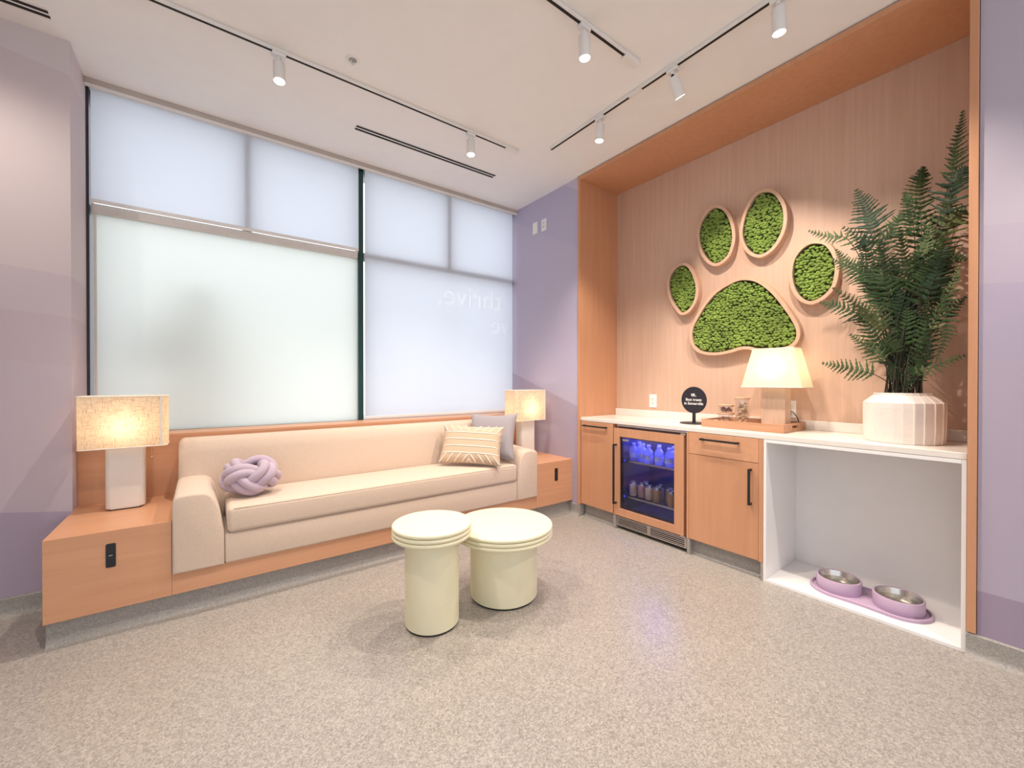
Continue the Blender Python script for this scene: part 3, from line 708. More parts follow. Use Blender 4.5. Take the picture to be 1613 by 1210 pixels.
# ------------------------------------------------------------------ table lamps on the bench
def shade_wall(bm, c, z0, z1, w0, d0, w1, d1, r, seg=6, axis='x'):
    A = rrect(w0, d0, r, seg, c); C = rrect(w1, d1, r * min(w1 / w0, 1), seg, c)
    a = [bm.verts.new((x, y, z0)) for x, y in A]; b = [bm.verts.new((x, y, z1)) for x, y in C]; n = len(a)
    for i in range(n): bm.faces.new((a[i], a[(i + 1) % n], b[(i + 1) % n], b[i]))
    return A, C
def rim(pts, z, r=0.003): return tube(BM(), [(x, y, z) for x, y in pts], r, 6, closed=True)
def bench_lamp(label, cx, cy):
    z = BZ
    t = thing('table_lamp', label, 'lamp', (cx, cy, z), group='pair of bench lamps')
    bm = prism(BM(), rrect(0.166, 0.11, 0.024, 5, (cx, cy)), z + 0.008, 0.875, 'xy', bev=0.01, seg=3)
    obj('body', bm, 'stone_lamp', t, 50)
    obj('foot', prism(BM(), rrect(0.14, 0.09, 0.02, 4, (cx, cy)), z + 0.0005, z + 0.0075, 'xy'), 'black_metal', t)
    bm = BM(); A, C = shade_wall(bm, (cx, cy), 0.872, 1.160, 0.375, 0.205, 0.375, 0.205, 0.028)
    s = obj('shade', bm, 'shade_linen', t, 50)
    obj('shade_rim', rim(C, 1.160), 'cream_cord', s, 1); obj('shade_rim', rim(A, 0.872), 'cream_cord', s, 1)
    obj('shade_seam', B(cx + 0.156, cx + 0.166, cy - 0.1045, cy - 0.1022, 0.874, 1.158), 'cream_cord', s)
    obj('spider', tube(BM(), [(cx - 0.18, cy, 1.12), (cx, cy, 1.115), (cx + 0.18, cy, 1.12)], 0.002, 6), 'steel', t)
    obj('socket', lathe(BM(), [(0, 0.875), (0.017, 0.875), (0.017, 0.94), (0, 0.94)], (cx, cy, 0), 16), 'steel', t, 40)
    obj('bulb', lathe(BM(), [(0.012, 0.94), (0.014, 0.955), (0.028, 0.985), (0.03, 1.005), (0.024, 1.028), (0, 1.038)], (cx, cy, 0), 20), 'bulb_glow', t, 1)
    obj('pull_chain', tube(BM(), [(cx + 0.112, cy, 0.90), (cx + 0.112, cy, 0.80)], 0.0012, 5), 'steel', t)
    obj('chain_ball', lathe(BM(), [(0, -0.006), (0.005, -0.004), (0.0065, 0), (0.005, 0.004), (0, 0.006)], (cx + 0.112, cy, 0.796), 12), 'steel', t, 1)
    return t
bench_lamp('table lamp with linen rectangular shade at the left end of the bench', -0.372, 3.253)
bench_lamp('table lamp with linen rectangular shade in the right corner, behind the pillows', 2.515, 3.165)

# ------------------------------------------------------------------ drum tables
def drum(label, x, y, h, rt, rc):
    t = thing('drum_table', label, 'side table', (x, y, 0), group='pair of drum tables')
    obj('column', lathe(BM(), [(0, 0.008), (rc - 0.006, 0.008), (rc, 0.014), (rc, h - 0.068), (0, h - 0.068)], (x, y, 0), 64), 'cream_lacquer', t, 40)
    obj('foot', lathe(BM(), [(0, 0.0), (rc - 0.008, 0.0), (rc - 0.008, 0.0075), (0, 0.0075)], (x, y, 0), 48), 'black_metal', t, 40)
    z = h - 0.0675
    for k in range(3):
        q = 0.0225; z0 = z + k * q; e = 0.009
        pr = [(0, z0)] + [(rt - e + e * math.sin(a), z0 + q / 2 - (q / 2 - 0.0006) * math.cos(a)) for a in [R(180 * i / 8) for i in range(9)]] + [(0, z0 + q - 0.0006)]
        obj('top_disc', lathe(BM(), pr, (x, y, 0), 72), 'cream_lacquer', t, 40)
    return t
drum('taller narrow cream drum table in front', 0.937, 1.953, 0.52, 0.2025, 0.137)
drum('lower wide cream drum table behind the taller one', 1.402, 1.968, 0.42, 0.285, 0.196)

# ================================================================== THE NICHE: counter, cabinets, fridge, cubby
t = thing('countertop', 'long white quartz counter with low backsplash in the timber niche', 'counter', (3.0, 1.475, 0.885))
obj('slab', B(XR, XB - 0.0005, 0.2685, 2.6825, 0.8855, 0.917, bev=0.003), 'white_quartz', t)
obj('backsplash', B(XB - 0.02, XB - 0.0005, 0.2685, 2.6825, 0.9175, 0.98, bev=0.002), 'white_quartz', t)

def pull(bm, p0, p1, out, wall_x):
    """square bar pull between two points, standing off the face"""
    a, b = Vector(p0), Vector(p1); s = 0.0065
    x0, x1 = out - s, out + s
    box(bm, x0, x1, min(a.y, b.y) - s, max(a.y, b.y) + s, min(a.z, b.z) - s, max(a.z, b.z) + s, bev=0.0015)
    for q in (a, b): box(bm, x1 - 0.002, wall_x, q.y - s, q.y + s, q.z - s, q.z + s)
    return bm

t = thing('base_cabinet', 'narrow orange timber cabinet at the left end of the counter', 'cabinet', (3.04, 2.49, 0.12), group='counter base cabinets')
obj('carcass', B(2.8055, 3.27, 2.304, 2.6755, 0.121, 0.884), 'orange_wood_upright', t)
d = obj('door', B(XR, 2.805, 2.305, 2.675, 0.121, 0.883, bev=0.0015), 'orange_wood_upright', t)
obj('handle', pull(BM(), (0, 2.375, 0.845), (0, 2.628, 0.845), 2.757, XR), 'black_metal', d)
obj('side_panel', B(2.832, 3.27, 2.2785, 2.3015, 0.113, 0.884), 'orange_wood_upright', t)

t = thing('base_cabinet', 'orange timber cabinet with a drawer over a door beside the fridge', 'cabinet', (3.04, 1.38, 0.12), group='counter base cabinets')
obj('carcass', B(2.8055, 3.27, 1.152, 1.609, 0.121, 0.884), 'orange_wood_upright', t)
d = obj('drawer', B(XR, 2.805, 1.1525, 1.6165, 0.730, 0.883, bev=0.0015), 'orange_wood', t)
obj('handle', pull(BM(), (0, 1.275, 0.843), (0, 1.516, 0.843), 2.757, XR), 'black_metal', d)
d = obj('door', B(XR, 2.805, 1.1525, 1.6165, 0.117, 0.7265, bev=0.0015), 'orange_wood_upright', t)
obj('handle', pull(BM(), (0, 1.197, 0.467), (0, 1.197, 0.683), 2.757, XR), 'black_metal', d)
obj('side_panel', B(XR, 3.27, 1.618, 1.634, 0.113, 0.884), 'orange_wood_upright', t)
obj('side_panel', B(XR, 3.27, 1.126, 1.151, 0.113, 0.884), 'orange_wood_upright', t)

# drinks fridge
FY0, FY1 = 1.638, 2.277
t = thing('drinks_fridge', 'glass-door drinks fridge in an orange timber frame, lit blue inside', 'fridge', (3.04, 1.957, 0.0))
bm = BM()
box(bm, 2.83, 3.25, FY0, FY0 + 0.03, 0.115, 0.868); box(bm, 2.83, 3.25, FY1 - 0.03, FY1, 0.115, 0.868)
box(bm, 2.83, 3.25, FY0 + 0.03, FY1 - 0.03, 0.838, 0.868); box(bm, 2.83, 3.25, FY0 + 0.03, FY1 - 0.03, 0.115, 0.145)
box(bm, 3.22, 3.25, FY0 + 0.03, FY1 - 0.03, 0.145, 0.838)
obj('cabinet_shell', bm, 'fridge_liner', t)
DY0, DY1, GY0, GY1, GZ0, GZ1 = 1.6575, 2.295, 1.732, 2.238, 0.178, 0.783
d = obj('door', None or box(box(box(box(BM(), XR, 2.826, DY0, GY0, 0.118, 0.852), XR, 2.826, GY1, DY1, 0.118, 0.852), XR, 2.826, GY0, GY1, 0.118, GZ0), XR, 2.826, GY0, GY1, GZ1, 0.852), 'orange_wood_upright', t)
o = obj('glass_pane', B(2.796, 2.802, GY0, GY1, GZ0, GZ1), 'door_glass', d)
bm = BM()
for a in ((GY0, GY0 + 0.012, GZ0, GZ1), (GY1 - 0.016, GY1, GZ0, GZ1), (GY0 + 0.012, GY1 - 0.016, GZ0, GZ0 + 0.012), (GY0 + 0.012, GY1 - 0.016, GZ1 - 0.010, GZ1)): box(bm, 2.804, 2.826, *a)
obj('gasket', bm, 'black_metal', d)
obj('handle', pull(BM(), (0, 2.268, 0.222), (0, 2.268, 0.712), 2.747, XR), 'black_metal', d)
obj('hinge', B(2.79, 2.825, DY0 - 0.012, DY0 + 0.03, 0.853, 0.864, bev=0.002), 'brushed_steel', t)
obj('hinge', B(2.79, 2.825, DY0 - 0.012, DY0 + 0.03, 0.105, 0.116, bev=0.002), 'brushed_steel', t)
obj('top_trim', B(2.80, 2.83, FY0, FY1, 0.868, 0.882, bev=0.002), 'brushed_steel', t)
g = obj('grille_frame', box(box(box(box(box(BM(), 2.80, 2.815, FY0 + 0.004, FY1, 0.098, 0.106), 2.80, 2.815, FY0 + 0.004, FY1, 0.028, 0.038), 2.80, 2.815, FY0 + 0.004, FY0 + 0.02, 0.038, 0.098), 2.80, 2.815, FY1 - 0.016, FY1, 0.038, 0.098), 2.80, 2.815, 1.945, 1.975, 0.038, 0.098), 'brushed_steel', t)
for k in range(4):
    for a, b in ((FY0 + 0.02, 1.945), (1.975, FY1 - 0.016)):
        obj('slat', B(2.802, 2.813, a, b, 0.042 + k * 0.0145, 0.049 + k * 0.0145), 'brushed_steel', g)
obj('grille_back', B(2.826, 2.829, FY0, FY1, 0.02, 0.112), 'black_slot', t)
for z in (0.577, 0.275):
    s = obj('shelf', B(2.856, 3.21, FY0 + 0.032, FY1 - 0.032, z - 0.006, z, bev=0.001), 'door_glass', t)
    obj('shelf_lip', B(2.848, 2.856, FY0 + 0.032, FY1 - 0.032, z - 0.010, z + 0.004, bev=0.001), 'steel', s)
obj('led_strip', B(2.836, 2.846, FY0 + 0.05, FY1 - 0.05, 0.826, 0.836), 'blue_led', t)
obj('led_strip', B(2.836, 2.842, FY1 - 0.038, FY1 - 0.032, 0.18, 0.80), 'blue_led_side', t)
obj('badge', B(2.7935, 2.7958, 2.150, 2.212, 0.748, 0.764, bev=0.0008), 'brushed_steel', d)
fl = light('fridge_light', 'AREA', (3.04, 1.957, 0.828), 14.0, (0.13, 0.14, 1.0), t, shape='RECTANGLE', size=0.26, size_y=0.5); fl.rotation_euler = (0, R(22), 0)

def bottle(label):
    t = thing('water_bottle', label, 'bottle', (0, 0, 0), group='bottles on the upper fridge shelf')
    pr = [(0, 0), (0.031, 0), (0.035, 0.005), (0.035, 0.085), (0.033, 0.096), (0.018, 0.118), (0.0145, 0.124), (0.0145, 0.132)]
    obj('body', lathe(BM(), pr, (0, 0, 0), 20), 'bottle_clear', t, 40)
    obj('cap', lathe(BM(), [(0, 0.132), (0.0165, 0.132), (0.0165, 0.146), (0.015, 0.148), (0, 0.148)], (0, 0, 0), 18), 'bottle_label', t, 40)
    obj('label_band', lathe(BM(), [(0.0354, 0.03), (0.0356, 0.03), (0.0356, 0.068), (0.0354, 0.068)], (0, 0, 0), 20), 'bottle_label', t, 40)
    return t
SPOTS = [(2.915, 2.190), (2.935, 2.112), (2.905, 2.035), (2.975, 1.985), (2.905, 1.940), (2.900, 1.845), (2.99, 2.19), (2.985, 1.86)]
WORD = ['leftmost clear water bottle on the upper fridge shelf', 'clear water bottle second from the left in the fridge', 'clear water bottle third from the left in the fridge', 'clear water bottle set back between the third and fifth bottles in the fridge',
        'clear water bottle fifth from the left in the fridge', 'rightmost clear water bottle at the front of the upper fridge shelf', 'clear water bottle behind the leftmost one in the fridge', 'clear water bottle behind the rightmost one in the fridge']
b0 = bottle(WORD[0]); b0.location = (*SPOTS[0], 0.5775)
for (x, y), w in list(zip(SPOTS, WORD))[1:]: dup(b0, (x, y, 0.5775), 0, w)

def can(label, mat):
    t = thing('drink_can', label, 'can', (0, 0, 0), group='cans on the middle fridge shelf')
    obj('sleeve', lathe(BM(), [(0.026, 0.004), (0.0325, 0.012), (0.0325, 0.104)], (0, 0, 0), 24), mat, t, 40)
    obj('lid', lathe(BM(), [(0.0325, 0.104), (0.0275, 0.117), (0.0275, 0.121), (0.0255, 0.121), (0.0245, 0.117), (0, 0.117)], (0, 0, 0), 24), 'steel', t, 40)
    obj('bottom', lathe(BM(), [(0, 0.004), (0.022, 0.001), (0.026, 0.004)], (0, 0, 0), 24), 'steel', t, 40)
    obj('tab', B(-0.007, 0.007, -0.011, 0.011, 0.1172, 0.1186), 'steel', t, local=True)
    return t
c1 = can('leftmost tan-labelled can on the fridge shelf', 'can_label_tan'); c1.location = (2.905, 2.185, 0.2755)
c2 = can('pink-labelled can second from the left in the fridge', 'can_label_pink'); c2.location = (2.915, 2.108, 0.2755)
c3 = can('copper-labelled can fourth from the left in the fridge', 'can_label_copper'); c3.location = (2.90, 1.955, 0.2755)
dup(c1, (2.905, 2.030, 0.2755), 1.0, 'tan-labelled can third from the left in the fridge')
dup(c3, (2.945, 1.868, 0.2755), 1.0, 'copper-labelled can set back, second from the right in the fridge')
dup(c3, (2.885, 1.815, 0.2755), 2.0, 'rightmost copper-labelled can at the edge of the fridge glass')
dup(c2, (2.985, 2.115, 0.2755), 2.0, 'pink-labelled can in the row behind, second from the left')
dup(c1, (2.985, 1.985, 0.2755), 2.5, 'tan-labelled can in the row behind, between third and fourth cans')

# white open cubby
t = thing('open_cubby', 'white open-fronted cubby under the right end of the counter', 'cubby', (3.03, 0.695, 0.0))
CY0, CY1 = 0.2695, 1.1235
obj('bottom', B(XR, 3.27, CY0, CY1, 0.0005, 0.018, bev=0.001), 'white_laminate', t)
obj('side', B(XR, 3.27, CY1 - 0.016, CY1, 0.0185, 0.884, bev=0.001), 'white_laminate', t)
obj('side', B(XR, 3.27, CY0, CY0 + 0.016, 0.0185, 0.884, bev=0.001), 'white_laminate', t)
obj('top', B(XR, 3.27, CY0 + 0.0165, CY1 - 0.0165, 0.866, 0.884, bev=0.001), 'white_laminate', t)
obj('back', B(3.255, 3.27, CY0 + 0.0165, CY1 - 0.0165, 0.0185, 0.8655), 'white_laminate', t)

# dog bowls
def hull(c1, c2, r1, r2, waist, n=24):
    pts = []
    (x1, y1), (x2, y2) = c1, c2
    for i in range(n + 1):
        a = R(0 + 180 * i / n); pts.append((x1 + r1 * math.cos(a), y1 + r1 * math.sin(a)))
    pts.append(((x1 + x2) / 2 - (r1 + r2) / 2 + waist, (y1 + y2) / 2))
    for i in range(n + 1):
        a = R(180 + 180 * i / n); pts.append((x2 + r2 * math.cos(a), y2 + r2 * math.sin(a)))
    pts.append(((x1 + x2) / 2 + (r1 + r2) / 2 - waist, (y1 + y2) / 2))
    return pts
ca, cb, zf = (2.985, 0.795), (2.985, 0.535), 0.0185
t = thing('dog_bowl_set', 'lilac double dog bowl on an oval mat in the white cubby', 'dog bowls', (2.985, 0.665, zf))
P0 = hull(ca, cb, 0.135, 0.135, 0.008)
obj('mat', prism(BM(), P0, zf, zf + 0.008, 'xy', bev=0.002), 'lilac_silicone', t, 40)
bm = BM(); Pi = offset_loop(P0, -0.008); n = len(P0)
tube(bm, [(x, y, zf + 0.012) for x, y in offset_loop(P0, -0.005)], 0.0065, 8, closed=True)
obj('mat_lip', bm, 'lilac_silicone', t, 1)
for c in (ca, cb):
    k = obj('bowl_ring', lathe(BM(), [(0.104, 0.0085), (0.106, 0.02), (0.106, 0.074), (0.103, 0.079), (0.098, 0.079), (0.095, 0.075), (0.095, 0.0085)], (*c, zf), 56), 'lilac_silicone', t, 40)
    s = obj('steel_bowl', lathe(BM(), [(0.0948, 0.077), (0.092, 0.070), (0.086, 0.03), (0.075, 0.014), (0, 0.012)], (*c, zf), 48), 'steel', t, 60)
    obj('water_surface', lathe(BM(), [(0, 0.047), (0.0885, 0.047)], (*c, zf), 40), 'water', s)

# ================================================================== ON THE COUNTER
CT = 0.9175
t = thing('counter_sign', 'round black sign on a stand with white lettering, on the counter', 'sign', (3.07, 1.74, CT))
obj('base', lathe(BM(), [(0, 0), (0.105, 0), (0.105, 0.004), (0.10, 0.006), (0, 0.006)], (3.07, 1.74, CT), 48), 'black_metal', t, 40)
obj('stem', B(3.066, 3.074, 1.728, 1.752, CT + 0.0062, 1.02), 'black_metal', t)
dsc = obj('disc', lathe(BM(), [(0, -0.004), (0.102, -0.004), (0.104, 0), (0.104, 0.003), (0.102, 0.005), (0, 0.005)], (3.068, 1.74, 1.10), 64, 'x'), 'sign_black', t, 40)
SM = Matrix(((0, 0, -1, 3.0622), (-1, 0, 0, 1.74), (0, 1, 0, 1.10), (0, 0, 0, 1)))
for body, size, dz in (('Best treats', 0.030, -0.007), ('in Somerville', 0.030, -0.037)):
    tb = text_mesh(body, size, 'CENTER', 0.0005, 0.0003)
    bmesh.ops.transform(tb, matrix=SM @ Matrix.Translation((0, dz, 0)), verts=tb.verts); obj('lettering', tb, 'white_plastic', dsc)
bm = BM()      # small logo: u, L and a full stop
for x0, x1, z0, z1 in ((-0.019, -0.012, 0.0, 0.022), (-0.019, -0.002, 0.0, 0.006), (-0.006, 0.001, 0.0, 0.022), (0.003, 0.009, 0.0, 0.022), (0.003, 0.015, 0.0, 0.006), (0.0165, 0.021, 0.0, 0.005)):
    box(bm, 3.0615, 3.0625, 1.74 - x1, 1.74 - x0, 1.128 + z0, 1.128 + z1)
obj('logo', bm, 'white_plastic', dsc)

# tray
TX0, TX1, TY0, TY1, TH = 2.908, 3.272, 1.056, 1.592, 0.053
t = thing('wooden_tray', 'orange wooden tray with handle slots under the counter lamp', 'tray', ((TX0 + TX1) / 2, (TY0 + TY1) / 2, CT))
obj('tray_floor', B(TX0 + 0.011, TX1 - 0.011, TY0 + 0.011, TY1 - 0.011, CT + 0.001, CT + 0.008), 'tray_wood', t)
obj('long_side', B(TX0, TX0 + 0.0105, TY0, TY1, CT + 0.0005, CT + TH, bev=0.001), 'tray_wood', t)
obj('long_side', B(TX1 - 0.0105, TX1, TY0, TY1, CT + 0.0005, CT + TH, bev=0.001), 'tray_wood', t)
mx = (TX0 + TX1) / 2
for y0, y1 in ((TY0, TY0 + 0.0105), (TY1 - 0.0105, TY1)):
    bm = BM(); a, b = TX0 + 0.011, TX1 - 0.011
    box(bm, a, b, y0, y1, CT + 0.0005, CT + 0.022); box(bm, a, b, y0, y1, CT + 0.040, CT + TH)
    box(bm, a, mx - 0.048, y0, y1, CT + 0.022, CT + 0.040); box(bm, mx + 0.048, b, y0, y1, CT + 0.022, CT + 0.040)
    obj('end_side', bm, 'tray_wood', t)
TF = CT + 0.0085

# counter lamp
lx, ly = 3.105, 1.175
t = thing('table_lamp', 'counter lamp with cream tapered shade and pale wood block base on the tray', 'lamp', (lx, ly, TF))
obj('body', B(lx - 0.05, lx + 0.05, ly - 0.072, ly + 0.072, TF, 1.215, bev=0.002), 'lamp_wood', t)
bm = BM(); A, C = shade_wall(bm, (lx, ly), 1.207, 1.465, 0.22, 0.37, 0.14, 0.255, 0.022)
s = obj('shade', bm, 'shade_cream', t, 50)
obj('shade_rim', rim(C, 1.465), 'cream_cord', s, 1); obj('shade_rim', rim(A, 1.207), 'cream_cord', s, 1)
obj('shade_seam', tube(BM(), [(lx - 0.1115, ly - 0.155, 1.21), (lx - 0.0715, ly - 0.102, 1.462)], 0.004, 4), 'cream_cord', s)
obj('spider', tube(BM(), [(lx, ly - 0.14, 1.42), (lx, ly, 1.415), (lx, ly + 0.14, 1.42)], 0.002, 6), 'steel', t)
obj('socket', lathe(BM(), [(0, 1.215), (0.017, 1.215), (0.017, 1.275), (0, 1.275)], (lx, ly, 0), 16), 'steel', t, 40)
obj('bulb', lathe(BM(), [(0.012, 1.275), (0.014, 1.29), (0.028, 1.32), (0.03, 1.34), (0.024, 1.363), (0, 1.373)], (lx, ly, 0), 20), 'bulb_glow', t, 1)
obj('cord', tube(BM(), smooth_path([(lx + 0.045, ly - 0.0725, TF + 0.02), (lx + 0.07, ly - 0.10, TF + 0.012), (3.235, 1.085, TF + 0.02), (3.262, 1.10, 0.99), (3.255, 1.13, 1.035), (3.272, 1.16, 1.032)], 6), 0.0028, 6), 'black_metal', t, 1)
obj('plug', B(3.268, 3.2905, 1.147, 1.173, 1.018, 1.042, bev=0.004), 'black_metal', t, 40)

# treat jars
def jar(name, label, x, y, z, r, h):
    t = thing(name, label, 'jar', (x, y, z), group='treat jars on the tray')
    obj('glass', lathe(BM(), [(0, 0.004), (r - 0.006, 0.004), (r - 0.004, 0.008), (r - 0.004, h - 0.014)], (x, y, z), 32), 'jar_glass', t, 40)
    obj('lid', lathe(BM(), [(0, h - 0.0135), (r + 0.002, h - 0.0135), (r + 0.003, h - 0.011), (r + 0.003, h - 0.002), (r + 0.001, h), (0, h)], (x, y, z), 32), 'pale_wood', t, 40)
    obj('foot_ring', lathe(BM(), [(r - 0.012, 0.0003), (r - 0.005, 0.0003), (r - 0.004, 0.0038), (r - 0.012, 0.0038)], (x, y, z), 32), 'jar_glass', t, 40)
    return t
JX = 3.10
jar('treat_jar', 'tall glass jar of bone biscuits with a wooden lid on the tray', JX, 1.393, TF, 0.049, 0.205)
jar('treat_jar', 'short glass jar of biscuits, lower of the two stacked on the tray', JX, 1.510, TF, 0.055, 0.088)
jar('treat_jar', 'short glass jar of dark red treats stacked on the other short jar', JX, 1.510, TF + 0.0885, 0.052, 0.060)
random.seed(4)
def bone_mesh(L=0.041, r=0.0070):
    bm = tube(BM(), [(-L / 2, 0, 0), (-L / 6, 0, 0), (L / 6, 0, 0), (L / 2, 0, 0)], [r, r * .85, r * .85, r], 8)
    for sx in (-1, 1):
        for sy in (-1, 1):
            bmesh.ops.create_icosphere(bm, subdivisions=1, radius=r * 1.15, matrix=Matrix.Translation((sx * L / 2, sy * r * 0.95, 0)))
    return bm
bone0 = obj('bone_biscuit', bone_mesh(), 'biscuit', None, 1)
def place_bones(cx, cy, z0, r, h, n, label, group):
    for i in range(n):
        o = place_bones.first or bone0.copy()
        if place_bones.first is None: COL.objects.link(o)
        place_bones.first = None
        f = (i + 0.5) / n; a = i * 2.399; rr = (r - 0.031) * (0.5 + 0.5 * ((i * 7) % 5) / 4)
        zz = z0 + 0.010 + f * max(0.0, h - 0.02)
        th = a + math.pi / 2 + random.uniform(-0.5, 0.5); tilt = random.uniform(-0.9, 0.9) if h > 0.06 and f > 0.2 else random.uniform(-0.2, 0.2)
        o.location = (cx + rr * math.cos(a), cy + rr * math.sin(a), zz); o.rotation_euler = (random.uniform(0, 3), tilt, th)
        tag(o, label, 'biscuit', group)
place_bones.first = bone0
place_bones(JX, 1.393, TF + 0.01, 0.049, 0.150, 22, 'tan bone-shaped dog biscuit heaped in the tall glass jar', 'biscuits in the tall jar')
place_bones(JX, 1.510, TF + 0.01, 0.055, 0.045, 9, 'tan bone-shaped dog biscuit in the lower short jar', 'biscuits in the lower short jar')
def chunk():
    bm = BM(); bmesh.ops.create_icosphere(bm, subdivisions=1, radius=0.012)
    for v in bm.verts: v.co *= random.uniform(0.75, 1.25)
    return bm
ch0 = obj('red_treat', chunk(), 'jerky', None, 40)
for i in range(11):
    o = ch0 if i == 0 else ch0.copy()
    if i: COL.objects.link(o)
    a = i * 2.399; rr = 0.033 * math.sqrt((i + 0.5) / 11)
    o.location = (JX + rr * math.cos(a), 1.51 + rr * math.sin(a), TF + 0.0885 + 0.019 + 0.010 * (i % 2)); o.rotation_euler = (i, 2 * i, 3 * i)
    tag(o, 'dark red dog treat in the upper short jar', 'treat', 'treats in the upper short jar')

# ------------------------------------------------------------------ moss paw on the timber wall
PAW = {
 'a': [(1.935, 2.225), (1.882, 2.183), (1.837, 2.083), (1.823, 1.989), (1.843, 1.902), (1.891, 1.844), (1.948, 1.832), (1.999, 1.892), (2.044, 1.974), (2.064, 2.073), (2.052, 2.159), (2.0, 2.216)],
 'b': [(1.649, 2.613), (1.594, 2.566), (1.551, 2.473), (1.532, 2.371), (1.539, 2.289), (1.574, 2.213), (1.648, 2.178), (1.711, 2.215), (1.763, 2.297), (1.79, 2.407), (1.788, 2.496), (1.751, 2.573), (1.7, 2.613)],
 'c': [(1.297, 2.609), (1.245, 2.573), (1.2, 2.491), (1.183, 2.408), (1.19, 2.317), (1.224, 2.239), (1.275, 2.185), (1.337, 2.169), (1.402, 2.212), (1.441, 2.286), (1.455, 2.361), (1.442, 2.451), (1.414, 2.53), (1.36, 2.603)],
 'd': [(0.986, 2.155), (0.943, 2.131), (0.909, 2.071), (0.89, 2.001), (0.892, 1.926), (0.908, 1.858), (0.946, 1.809), (1.006, 1.78), (1.06, 1.802), (1.102, 1.862), (1.124, 1.942), (1.126, 2.007), (1.112, 2.079), (1.075, 2.134), (1.03, 2.159)],
 'p': [(1.435, 2.003), (1.369, 1.978), (1.305, 1.926), (1.243, 1.854), (1.183, 1.761), (1.134, 1.673), (1.106, 1.605), (1.103, 1.551), (1.124, 1.51), (1.172, 1.486), (1.262, 1.484), (1.356, 1.489), (1.411, 1.506), (1.473, 1.506), (1.548, 1.487), (1.646, 1.475), (1.748, 1.487), (1.815, 1.523), (1.849, 1.59), (1.849, 1.669), (1.815, 1.743), (1.736, 1.86), (1.647, 1.946), (1.55, 1.99), (1.491, 2.006)],
}
LBL = {'a': ('moss_toe', 'smallest green moss toe at the far left of the paw, in a pale wood ring'), 'b': ('moss_toe', 'green moss toe second from the left in the paw, in a pale wood ring'),
       'c': ('moss_toe', 'tallest green moss toe at the top of the paw, in a pale wood ring'), 'd': ('moss_toe', 'green moss toe at the right of the paw, partly behind the fern'),
       'p': ('moss_pad', 'large rounded triangular green moss pad at the base of the paw')}
FX = 3.235                                 # front of the rings
ICO = BM(); bmesh.ops.create_icosphere(ICO, subdivisions=1, radius=1.0)
ICO_V = [v.co.copy() for v in ICO.verts]; ICO.verts.ensure_lookup_table(); ICO_F = [tuple(v.index for v in f.verts) for f in ICO.faces]; ICO.free()
for key, P in PAW.items():
    nm, lab = LBL[key]; L = smooth_loop(P, 4); Lo = offset_loop(L, 0.024)
    cy = sum(p[0] for p in L) / len(L); cz = sum(p[1] for p in L) / len(L)
    t = thing(nm, lab, 'wall art', (XB, cy, cz), group='moss paw print on the timber wall')
    bm = BM(); n = len(L)
    rings = [[bm.verts.new((x, q[0], q[1])) for q in Q] for x, Q in ((XB - 0.0006, Lo), (FX + 0.002, Lo), (FX, offset_loop(Lo, -0.002)), (FX, L), (XB - 0.0006, L))]
    for a, b in zip(rings, rings[1:] + rings[:1]):
        for i in range(n): bm.faces.new((a[i], a[(i + 1) % n], b[(i + 1) % n], b[i]))
    obj('frame', bm, 'pale_wood', t, 35)
    bm = BM(); Li = offset_loop(L, -0.001); prism(bm, Li, 3.262, XB - 0.001, 'yz'); obj('backing', bm, 'moss_bed', t)
    ys = [p[0] for p in L]; zs = [p[1] for p in L]; s = 0.0215; vv = []; ff = []
    Ls = offset_loop(L, -0.010); rnd = random.Random(ord(key)); j = 0; z = min(zs)
    while z < max(zs):
        y = min(ys) + (s / 2 if j % 2 else 0)
        while y < max(ys):
            p = (y + rnd.uniform(-.006, .006), z + rnd.uniform(-.006, .006))
            if inside(p, Ls):
                r = rnd.uniform(0.0105, 0.0165); b0_ = len(vv); d = rnd.uniform(0.0, 0.008); sy = rnd.uniform(0.9, 1.35); ro = rnd.uniform(-0.5, 0.5); cr, sr = math.cos(ro), math.sin(ro)
                for v in ICO_V:
                    k = 1 + rnd.uniform(-0.16, 0.16); a_, b_ = v.y * r * sy * k, v.z * r * k * 0.85
                    vv.append((3.258 - d + v.x * r * k, p[0] + a_ * cr - b_ * sr, p[1] + a_ * sr + b_ * cr))
                ff += [tuple(i + b0_ for i in f) for f in ICO_F]
            y += s
        z += s * 0.80; j += 1
    me = bpy.data.meshes.new('moss'); w = worldloc(t); me.from_pydata([(a - w.x, b - w.y, c - w.z) for a, b, c in vv], [], ff)
    o = bpy.data.objects.new('moss', me); COL.objects.link(o); o.parent = t; me.materials.append(MATS['moss']); o['kind'] = 'stuff'
    for q in me.polygons: q.use_smooth = True

